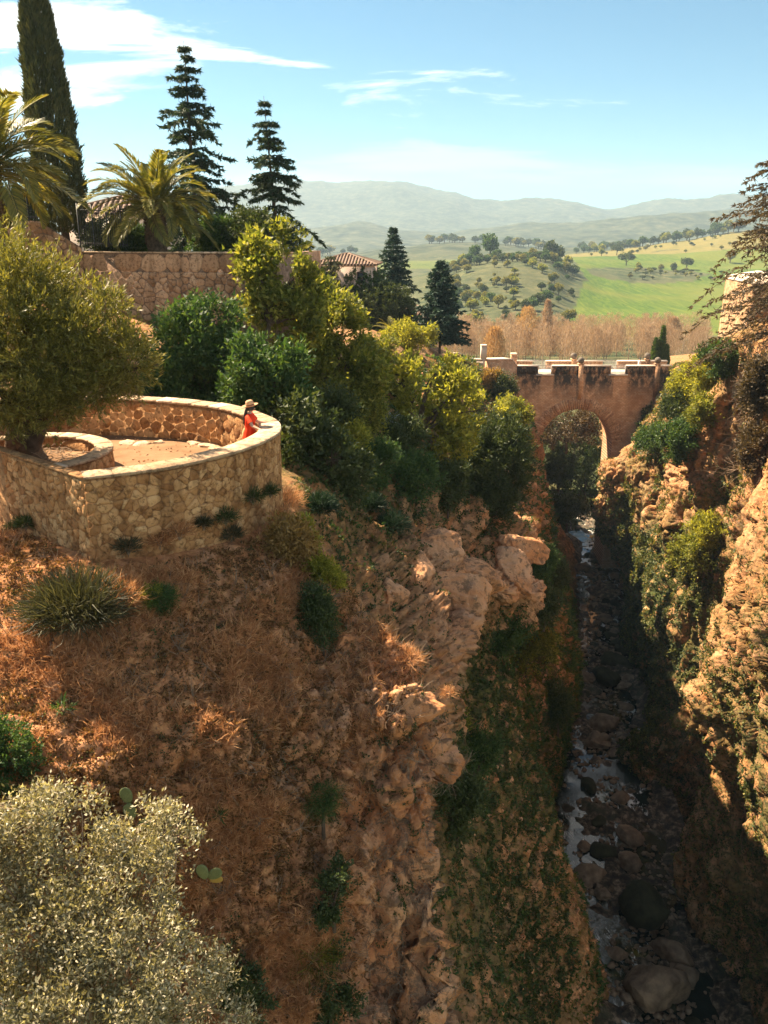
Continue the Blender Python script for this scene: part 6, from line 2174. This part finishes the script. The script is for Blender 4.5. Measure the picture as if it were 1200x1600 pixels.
def boulder_px(label, u, v, ru, rv, seed, mat=None, depth=.9, rz=None, group=None):
    zr = -49
    for _ in range(6):
        q = PZ(u, v + rv * .5, zr)
        zr = river_z(q[1]) - CAM_Z
    s = project(q)[2]
    k = s / F_PX
    return rock('boulder', q + np.array([0, ru * k * .5, rv * k * .25]), (ru * k, ru * k * depth, rv * k * .95), mat or M_BOULDER, label, 'boulder', seed, group, 4, rz if rz is not None else 0.3)


boulder_px('largest pale boulder at the bottom of the gorge', 1022, 1552, 58, 50, 5)
boulder_px('long slab boulder leaning behind the largest one', 1058, 1500, 46, 24, 6, None, .5, -.5)
boulder_px('rounded dark mossy boulder in the lower river', 1010, 1428, 48, 50, 7, M_BOULDER_D)
boulder_px('flat brown boulder in mid river', 946, 1132, 30, 20, 8)
boulder_px('flat boulder just below the brown one', 938, 1162, 24, 17, 9)
boulder_px('dark oval boulder upstream of the pools', 950, 1062, 27, 19, 10, M_BOULDER_D)
boulder_px('dark flat boulder above the oval one', 958, 1036, 28, 11, 11, M_BOULDER_D)
boulder_px('small boulder beside the lower pool', 968, 1494, 17, 10, 12)
boulder_px('pair of brown boulders beside the left cliff foot', 925, 1370, 26, 20, 13)
boulder_px('ringed brown boulder in the lower rapids', 943, 1396, 15, 14, 14)
boulder_px('brown boulder at the head of the gravel bar', 985, 1310, 26, 17, 15)
boulder_px('brown boulder lower on the gravel bar', 985, 1350, 24, 18, 16)
rg = np.random.default_rng(9)
L_, R_ = catmull(np.array(RIV_L), [26] * (len(RIV_L) - 1)), catmull(np.array(RIV_R), [26] * (len(RIV_R) - 1))
for k in range(46):
    i = rg.integers(6, 26 * 8)
    f = rg.uniform(.12, .95)
    q = L_[i] * (1 - f) + R_[i] * f
    r_ = rg.uniform(.5, 1.15)
    rock('boulder', q + (0, 0, r_ * .15), (r_ * rg.uniform(.9, 1.4), r_, r_ * rg.uniform(.4, .75)), M_BOULDER if rg.uniform() < .65 else M_BOULDER_D, 'small brown boulder lying in the stony river bed', 'boulder', 300 + k, 'small boulders in the river bed', 3)
tm = []
for k in range(4):
    V, F = rock_mesh((1, .8, .5), 500 + k, 1)
    tm.append((V, F))
n = 4200
i = rg.integers(4, 26 * 8, n); f = np.clip(rg.normal(.5, .32, n), -.05, 1.05)[:, None]
pos = L_[i] * (1 - f) + R_[i] * f + rg.normal(size=(n, 3)) * np.array([.3, .3, .06])
keep = fbm(pos * .25 + 4, 3) > -.12
pos = pos[keep]
Vs, Fs, off = [], [], 0
for k in range(4):
    q = pos[k::4]
    V, F = replicate(tm[k][0], tm[k][1], q, np.tile([0., 0, 1], (len(q), 1)), rg.uniform(.10, .5, len(q)) ** 1.2, rg, .4, .8)
    Vs.append(V); Fs.append(F + off); off += len(V)
stuff(obj('river_stones', np_mesh('river_stones', np.concatenate(Vs), [np.concatenate(Fs)], True), M_BOULDER), 'loose stones and gravel filling the river bed', 'stones')

# ------------------------------------------------------------------ the woman on the terrace
M_SKIN = simple_mat('skin', (0.50, 0.27, 0.18), (0.58, 0.33, 0.23), 8, .5, .05, .002, .35)
M_DRESS = simple_mat('red_cloth', (0.66, 0.035, 0.008), (0.80, 0.06, 0.012), 7, .75, .4, .012, .15)
M_HAIR = simple_mat('dark_hair', (0.012, 0.010, 0.010), (0.03, 0.022, 0.02), 30, .45, .5, .004, .4)
M_STRAW = simple_mat('straw', (0.40, 0.23, 0.12), (0.56, 0.36, 0.21), 25, .85, .5, .004, .1)
M_DARKBAND = simple_mat('hat_band', (0.10, 0.05, 0.03), (0.15, 0.08, 0.05), 10, .8, .1, .002)


def skin_body(name, verts, edges, radii, root, mat, parent, sub=2):
    me = bpy.data.meshes.new(name)
    me.from_pydata([tuple(v) for v in verts], edges, [])
    o = obj(name, me, mat, parent)
    md = o.modifiers.new('skin', 'SKIN')
    md.use_smooth_shade = True
    sk = me.skin_vertices[0].data if me.skin_vertices else None
    if sk is None:
        bpy.context.view_layer.objects.active = o
        o.select_set(True)
        bpy.ops.object.modifier_remove(modifier='skin')
        bpy.ops.object.modifier_add(type='SKIN')
        sk = me.skin_vertices[0].data
    for k, r_ in enumerate(radii):
        sk[k].radius = (r_, r_) if not isinstance(r_, tuple) else r_
        sk[k].use_root = (k == root)
    sd_ = o.modifiers.new('smooth', 'SUBSURF'); sd_.levels = sub; sd_.render_levels = sub
    return o


def build_person():
    base = W(-3.04, 19.15, T_FLOOR + 0.02)
    t = thing('person', 'woman in a red dress and straw hat leaning on the terrace parapet', 'person', base, 0, None, .94)
    Vs, Es, Rs = [], [], []

    def v(p, r_, prev=None):
        Vs.append(p); Rs.append(r_)
        if prev is not None:
            Es.append((prev, len(Vs) - 1))
        return len(Vs) - 1
    pel = v((0, 0, .84), .125)
    wa = v((.01, 0, 1.0), .105, pel)
    ch = v((.03, 0, 1.18), .125, wa)
    un = v((.03, 0, 1.29), .095, ch)
    nk = v((.04, 0, 1.36), .048, un)
    hd = v((.06, 0, 1.43), .075, nk)
    ht = v((.055, 0, 1.51), .08, hd)
    for sgn in (-1, 1):
        hp = v((0, .085 * sgn, .80), .10, pel)
        kn = v((.015, .085 * sgn, .45), .058, hp)
        an = v((-.02, .085 * sgn, .085), .038, kn)
        v((.12, .09 * sgn, .035), .032, an)
    hands = []
    for sgn, el, wr in ((-1, (.12, -.33, 1.10), (.29, -.44, 1.045)), (1, (.16, .24, 1.09), (.37, .27, 1.045))):
        sh = v((.02, .165 * sgn, 1.275), .055, un)
        e = v(el, .040, sh)
        w_ = v(wr, .027, e)
        d = unit(np.array(wr) - np.array(el)); d[2] = -.05
        pm = np.array(wr) + d * .06
        m = v(tuple(pm), .026, w_)
        sd_ = np.array([-d[1], d[0], 0])
        for k, (off, L) in enumerate(((-.028, .062), (-.009, .072), (.010, .068), (.028, .052))):
            a = v(tuple(pm + d * .025 + sd_ * off), .010, m)
            b = v(tuple(pm + d * (.025 + L * .6) + sd_ * off + np.array([0, 0, .004])), .0085, a)
            v(tuple(pm + d * (.025 + L) + sd_ * off - np.array([0, 0, .012])), .007, b)
        th = v(tuple(np.array(wr) + d * .02 - sgn * sd_ * .035), .011, w_)
        v(tuple(np.array(wr) + d * .06 - sgn * sd_ * .055), .009, th)
    skin_body('body', Vs, Es, Rs, pel, M_SKIN, t)
    # face details on the head, looking along +x
    mb = MB(); th = np.linspace(-1.5, 1.5, 8)
    mb.lathe(np.c_[.013 * np.cos(th), .02 * np.sin(th)], 8, (.148, 0, 1.45)); mb.build('nose', M_SKIN, t, True)
    for sgn in (-1, 1):
        mb = MB(); mb.lathe(np.c_[.010 * np.cos(th), .007 * np.sin(th)], 8, (.131, .032 * sgn, 1.475)); mb.build('eye', M_HAIR, t, True)
    mb = MB(); mb.lathe(np.c_[.018 * np.cos(th), .007 * np.sin(th)], 8, (.130, 0, 1.408)); mb.build('mouth', M_DRESS, t, True)
    # dress: body of the dress, sleeves
    prof = [(.050, .085, 1.345, .03), (.085, .135, 1.325, .03), (.118, .185, 1.28, .03), (.135, .175, 1.20, .035), (.128, .155, 1.10, .02), (.112, .135, 1.01, .01), (.116, .14, .985, .01), (.15, .175, .86, 0), (.175, .195, .7, 0), (.20, .22, .5, 0), (.225, .245, .3, 0)]
    n = 28
    th = np.arange(n) * 2 * np.pi / n
    V = []
    for rx, ry, z, cx in prof:
        fold = 1 + (.05 * np.sin(th * 9) if z < .95 else .015 * np.sin(th * 7 + z * 20)) * (1 if z < .95 else 1)
        V.append(np.c_[cx + rx * np.cos(th) * fold, ry * np.sin(th) * fold, np.full(n, z)])
    g = np.array(V)
    F = [[i * n + j, (i + 1) * n + j, (i + 1) * n + (j + 1) % n, i * n + (j + 1) % n] for i in range(len(prof) - 1) for j in range(n)]
    dr = obj('dress', np_mesh('dress', g.reshape(-1, 3), [np.array(F)], True), M_DRESS, t)
    for sgn, el in ((-1, (.12, -.33, 1.10)), (1, (.16, .24, 1.09))):
        a = np.array([.02, .13 * sgn, 1.285]); b = np.array([.02, .165 * sgn, 1.275]); e = np.array(el)
        mb = MB(); mb.tube([a, b, b + (e - b) * .35, b + (e - b) * .72], [.06, .078, .07, .072], 12, False)
        mb.build('sleeve', M_DRESS, dr, True)
    # hair: cap and a long fall down the back
    mb = MB(); q = np.linspace(-.5, 1.57, 8)
    mb.lathe(np.c_[.098 * np.cos(q), .11 * np.sin(q)], 16, (.032, 0, 1.465), 1.0, .95)
    pts = [(.0, 0, 1.50), (-.045, 0, 1.42), (-.075, 0, 1.32), (-.10, 0, 1.2), (-.115, 0, 1.10), (-.10, 0, 1.03)]
    n = 12; th = np.arange(n) * 2 * np.pi / n
    V = np.array([np.c_[p[0] + .038 * w_ * np.cos(th), .085 * w_ * np.sin(th), np.full(n, p[2])] for p, w_ in zip(pts, (1.05, 1.1, 1.05, .95, .7, .2))])
    F = [[i * n + j, i * n + (j + 1) % n, (i + 1) * n + (j + 1) % n, (i + 1) * n + j] for i in range(5) for j in range(n)]
    mb.add(V.reshape(-1, 3), F)
    mb.build('hair', M_HAIR, t, True)
    # hat
    hat = MB()
    prof = [(.001, .135), (.05, .132), (.082, .118), (.096, .085), (.100, .035), (.102, .0), (.14, -.006), (.185, .004), (.20, .018), (.196, .012), (.14, -.014), (.10, -.012)]
    hat.lathe(prof, 24, (0, 0, 0))
    h = hat.build('hat', M_STRAW, t, True, loc=(.045, 0, 1.525)); h.rotation_euler = (0, R(-10), 0)
    mb = MB(); mb.lathe([(.1025, .004), (.1035, .03), (.101, .034)], 24); mb.build('hat_band', M_DARKBAND, h, True)


build_person()


def far_person():
    base = np.array([(998 - 600) / F_PX * (BR_Y + 2.5), BR_Y + 2.8, BR_DECK + .01])
    t = thing('person', 'tiny distant person in white on the bridge', 'person', base)
    Vs = [(0, 0, .85), (0, 0, 1.15), (0, 0, 1.4), (0, 0, 1.5), (0, 0, 1.64)]
    Es = [(0, 1), (1, 2), (2, 3), (3, 4)]; Rs = [.13, .14, .15, .06, .10]
    for sg in (-1, 1):
        k = len(Vs); Vs += [(0, .09 * sg, .8), (.05 * sg, .09 * sg, .45), (-.04 * sg, .09 * sg, .06), (0, .2 * sg, 1.36), (.03, .24 * sg, 1.1), (.08, .24 * sg, .85)]
        Es += [(0, k), (k, k + 1), (k + 1, k + 2), (2, k + 3), (k + 3, k + 4), (k + 4, k + 5)]; Rs += [.09, .06, .045, .055, .045, .035]
    skin_body('body', Vs, Es, Rs, 0, M_SKIN, t, 1)
    m = simple_mat('white_cloth', (.75, .73, .7), (.82, .8, .77), 5)
    mb = MB(); mb.lathe([(.08, 1.47), (.2, 1.38), (.2, 1.1), (.19, .9), (.26, .4)], 14, (0, 0, 0)); mb.build('clothes', m, t, True)
    mb = MB(); q = np.linspace(0, 1.5, 6); mb.lathe(np.c_[.125 * np.cos(q), .13 * np.sin(q)], 12, (0, 0, 1.66)); mb.build('hair', M_HAIR, t, True)


far_person()

# ------------------------------------------------------------------ far trees
def far_z(u, s):
    i = np.clip(np.searchsorted(FAR_S, s), 1, len(FAR_S) - 1); j = np.clip(np.searchsorted(FAR_U, u), 1, len(FAR_U) - 1)
    return G_FAR[i, j].copy()


def proto(seed, leaf, n, blobs, L, Wd, trunk=.25, h=1.0):
    """far tree meshes of unit height shared by copies"""
    rg_ = np.random.default_rng(seed)
    mb = MB(); mb.tube([[0, 0, -.1], [.02, 0, .25], [.0, .02, .55]], [.045, .035, .015], 5)
    for b in blobs:
        mb.tube([[.02, 0, .25], [b[0] * .6, b[1] * .6, (.25 + b[2]) / 2], b[:3]], [.025, .016, .006], 4)
    tr = mb.mesh('trunk', True); tr.materials.append(M_BARK)
    p, d, k = blob_points(blobs, n, rg_, .3, .1, 6)
    V, F = leaf_quads(p, d + rg_.normal(size=p.shape), L, Wd, rg_)
    cr = np_mesh('crown', V, [F]); cr.materials.append(leaf)
    return tr, cr


round_b = [(0, 0, .62, .34, .34, .30), (.2, .05, .55, .22, .22, .2), (-.2, -.05, .58, .24, .24, .22), (.03, .1, .8, .2, .2, .16)]
wide_b = [(0, 0, .66, .5, .5, .22), (.35, 0, .6, .25, .25, .16), (-.36, .1, .62, .25, .25, .17)]
protos = [proto(600 + k, m, 700, round_b if k != 3 else wide_b, .13, .09) for k, m in enumerate([M_L_DARK, M_L_GREEN, M_L_LIGHT, M_L_DARK, M_L_OLIVE])]


def far_tree(name, label, u, s, h, k, group, w=1.0):
    b = far_z(u, s)
    t = thing(name, label, 'tree', b, random.uniform(0, 6), group, (h * w, h * w, h))
    tr, cr = protos[k]
    obj('trunk', tr, None, t); obj('crown', cr, None, t)
    return t


for u, s, h, k, lb in [(765, 612, 17, 1, 'tallest tree on the crest of the middle hill'), (742, 600, 11, 1, 'tree left of the tallest one on the hill crest'), (858, 616, 13, 0, 'left tree of the dark pair on the hill shoulder'),
                       (872, 620, 12, 0, 'right tree of the dark pair on the hill shoulder'), (888, 640, 9, 2, 'pale tree right of the dark pair'), (830, 600, 8, 4, 'small round tree below the dark pair'), (720, 590, 8, 2, 'pale tree at the left end of the hill crest')]:
    far_tree('hill_tree', lb, u, s, h, k, 'trees on the middle hill')
for u, s, h, k, lb in [(978, 760, 12, 3, 'wide dark tree in the left of the green field'), (1075, 745, 11, 3, 'dark tree in the middle of the green field'), (964, 905, 12, 3, 'tree on the upper edge of the green field'),
                       (1052, 735, 7, 0, 'thin tree left of the middle field tree'), (1140, 800, 12, 4, 'pale tree at the right of the green field'), (1000, 720, 6, 2, 'small tree on the scrub patch in the field'), (1032, 715, 6, 4, 'low bush on the scrub patch in the field'), (940, 880, 8, 2, 'pale low tree at the field corner')]:
    far_tree('field_tree', lb, u, s, h, k, 'trees in the green field')
rr = random.Random(5)
_k = 0
while _k < 150:
    u, s = rr.uniform(690, 900), rr.uniform(345, 590)
    if fbm(np.array([[u / 28., s / 45., 3.]]), 3)[0] < rr.uniform(-.25, .35):
        continue
    _k += 1
    far_tree('scrub_tree', 'low rounded scrub tree on the hazy slope of the middle hill', u, s, rr.uniform(2.0, 6.5), rr.choice([0, 1, 2, 4, 4]), 'scrub trees on the middle hill slope', rr.uniform(.9, 1.5))
for k in range(40):
    u = 700 + 5.2 * k + rr.uniform(-5, 5)
    far_tree('scrub_tree', 'round tree in the dense row below the hill crest', u, rr.uniform(560, 600), rr.uniform(5, 8), rr.choice([0, 1, 1, 4]), 'trees in the row below the hill crest', 1.2)
for k in range(46):
    u = 900 + 5.6 * k + rr.uniform(-6, 6)
    far_tree('ridge_tree', 'dark tree in the line along the golden ridge', u, 1075 + rr.uniform(-20, 8), rr.uniform(7, 14) * (.7 + .5 * k / 46), rr.choice([0, 1, 0, 2]), 'trees along the golden ridge', 1.15)
for k in range(26):
    u = rr.uniform(900, 1150); s = rr.uniform(905, 1040)
    far_tree('ridge_tree', 'small bush dotted on the golden slope', u, s, rr.uniform(2.5, 5), rr.choice([0, 2, 4]), 'bushes on the golden slope', 1.3)
for k in range(34):
    u = rr.uniform(985, 1130); s = 690 + (u - 1010) * .15 + rr.uniform(-35, 35)
    far_tree('field_bush', 'low bush on the scrub patch inside the green field', u, s, rr.uniform(2, 4), rr.choice([0, 2, 4, 3]), 'bushes on the scrub patch', 1.4)
for k in range(60):
    u = rr.uniform(480, 1000); s = 1340 + rr.uniform(-60, 30)
    far_tree('far_tree', 'hazy round tree on the low wooded rise', u, s, rr.uniform(8, 14), rr.choice([0, 1, 4]), 'trees on the wooded rise', 1.3)


# bare poplars behind the bridge: a brown wood that reads as one mass, and a few that stand out
def poplar(rg_, base, h, w, n, P0, D0, L0):
    f = rg_.uniform(.12, 1, n)
    az = rg_.uniform(0, 6.283, n)
    pr = w * np.interp(f, [0, .12, .4, .75, 1], [.3, .8, 1, .8, .3]) * rg_.uniform(.1, 1.1, n) ** .6
    p = base + np.c_[pr * np.cos(az), pr * np.sin(az), f * h]
    d = np.c_[np.cos(az) * .3, np.sin(az) * .3, np.ones(n)] + rg_.normal(size=(n, 3)) * .4
    P0.append(p); D0.append(d)


M_POPLAR = leaf_mat('bare_poplar_twig', (0.22, 0.15, 0.095), (0.38, 0.265, 0.17), (0.52, 0.39, 0.26), .3, .8, .1, (1.2, 1, .7))
M_POPLAR_O = leaf_mat('orange_autumn_twig', (0.27, 0.16, 0.06), (0.44, 0.28, 0.115), (0.60, 0.42, 0.20), .35, .8, .1, (1.2, 1, .7))
rg = np.random.default_rng(33)
P0, D0 = [], []
trk = MB()
for k in range(300):
    s = rg.uniform(205, 300); u = rg.uniform(640, 1120)
    b = far_z(u, s)
    h = rg.uniform(7, 10.5)
    poplar(rg, b, h, h * rg.uniform(.16, .34), 420, P0, D0, 1)
    trk.tube([b, b + (0, 0, h * .8)], [.14, .03], 4)
V, F = leaf_quads(np.concatenate(P0), np.concatenate(D0), 1.0, .085, rg, .02, True)
stuff(obj('poplar_wood', np_mesh('poplar_wood', V, [F]), M_POPLAR), 'brown bare poplar wood behind the bridge', 'wood')
stuff(trk.build('poplar_stems', M_TWIG), 'stems of the bare poplar wood behind the bridge', 'wood')
for u, s, h, w, m, lb in [(826, 245, 13.5, .30, M_POPLAR_O, 'bright orange autumn tree behind the bridge'), (776, 200, 9.5, .30, M_POPLAR_O, 'orange brown tree left of the bridge parapet'), (861, 250, 15.5, .12, M_POPLAR, 'slim pinkish poplar rising above the wood'), (1060, 240, 11, .26, M_POPLAR, 'broad brown tree right of the little cypresses')]:
    b = far_z(u, s)
    t = thing('autumn_tree', lb, 'tree', b)
    mb = MB(); mb.tube([[0, 0, -.4], [0, 0, h * .5], [0, 0, h * .8]], [.22, .12, .04], 6); mb.build('trunk', M_BARK, t)
    A, B = [], []
    poplar(rg, np.zeros(3), h, h * w, 2600, A, B, 1)
    V, F = leaf_quads(A[0], B[0], .9, .14, rg, .05, True)
    obj('crown', np_mesh('crown', V, [F]), m, t)
for u, v, h, lb in [(1022, 568, 3.6, 'left of three small cypresses beyond the bridge'), (1032, 568, 5.4, 'tallest of three small cypresses beyond the bridge'), (1039, 570, 2.8, 'right of three small cypresses beyond the bridge')]:
    b = P(u, v, 132)
    cypress('cypress_tree', lb, b - (0, 0, 1.5), b + (0, 0, h), .62, 2600, u, .5, .16, M_L_GREEN, 'small cypresses beyond the bridge', [.7, .9, 1, .85, .6, .3, .02])

# ------------------------------------------------------------------ the air between
def build_haze():
    mb = MB()
    mb.box((-7500, -7300, CAM_Z - 127), (7500, 7500, CAM_Z + 450))
    m, nb, out = new_mat('haze_air')
    pv = nb.add('ShaderNodeVolumePrincipled')
    pv.inputs['Color'].default_value = (0.60, 0.82, 1.0, 1)
    pv.inputs['Density'].default_value = 0.00013
    pv.inputs['Anisotropy'].default_value = 0.2
    nb.l.new(pv.outputs[0], out.inputs['Volume'])
    o = mb.build('haze', m)
    o['kind'] = 'stuff'
    o['label'] = 'pale blue haze filling the valley air'


build_haze()
print('all done', sum(len(m.polygons) for m in bpy.data.meshes))
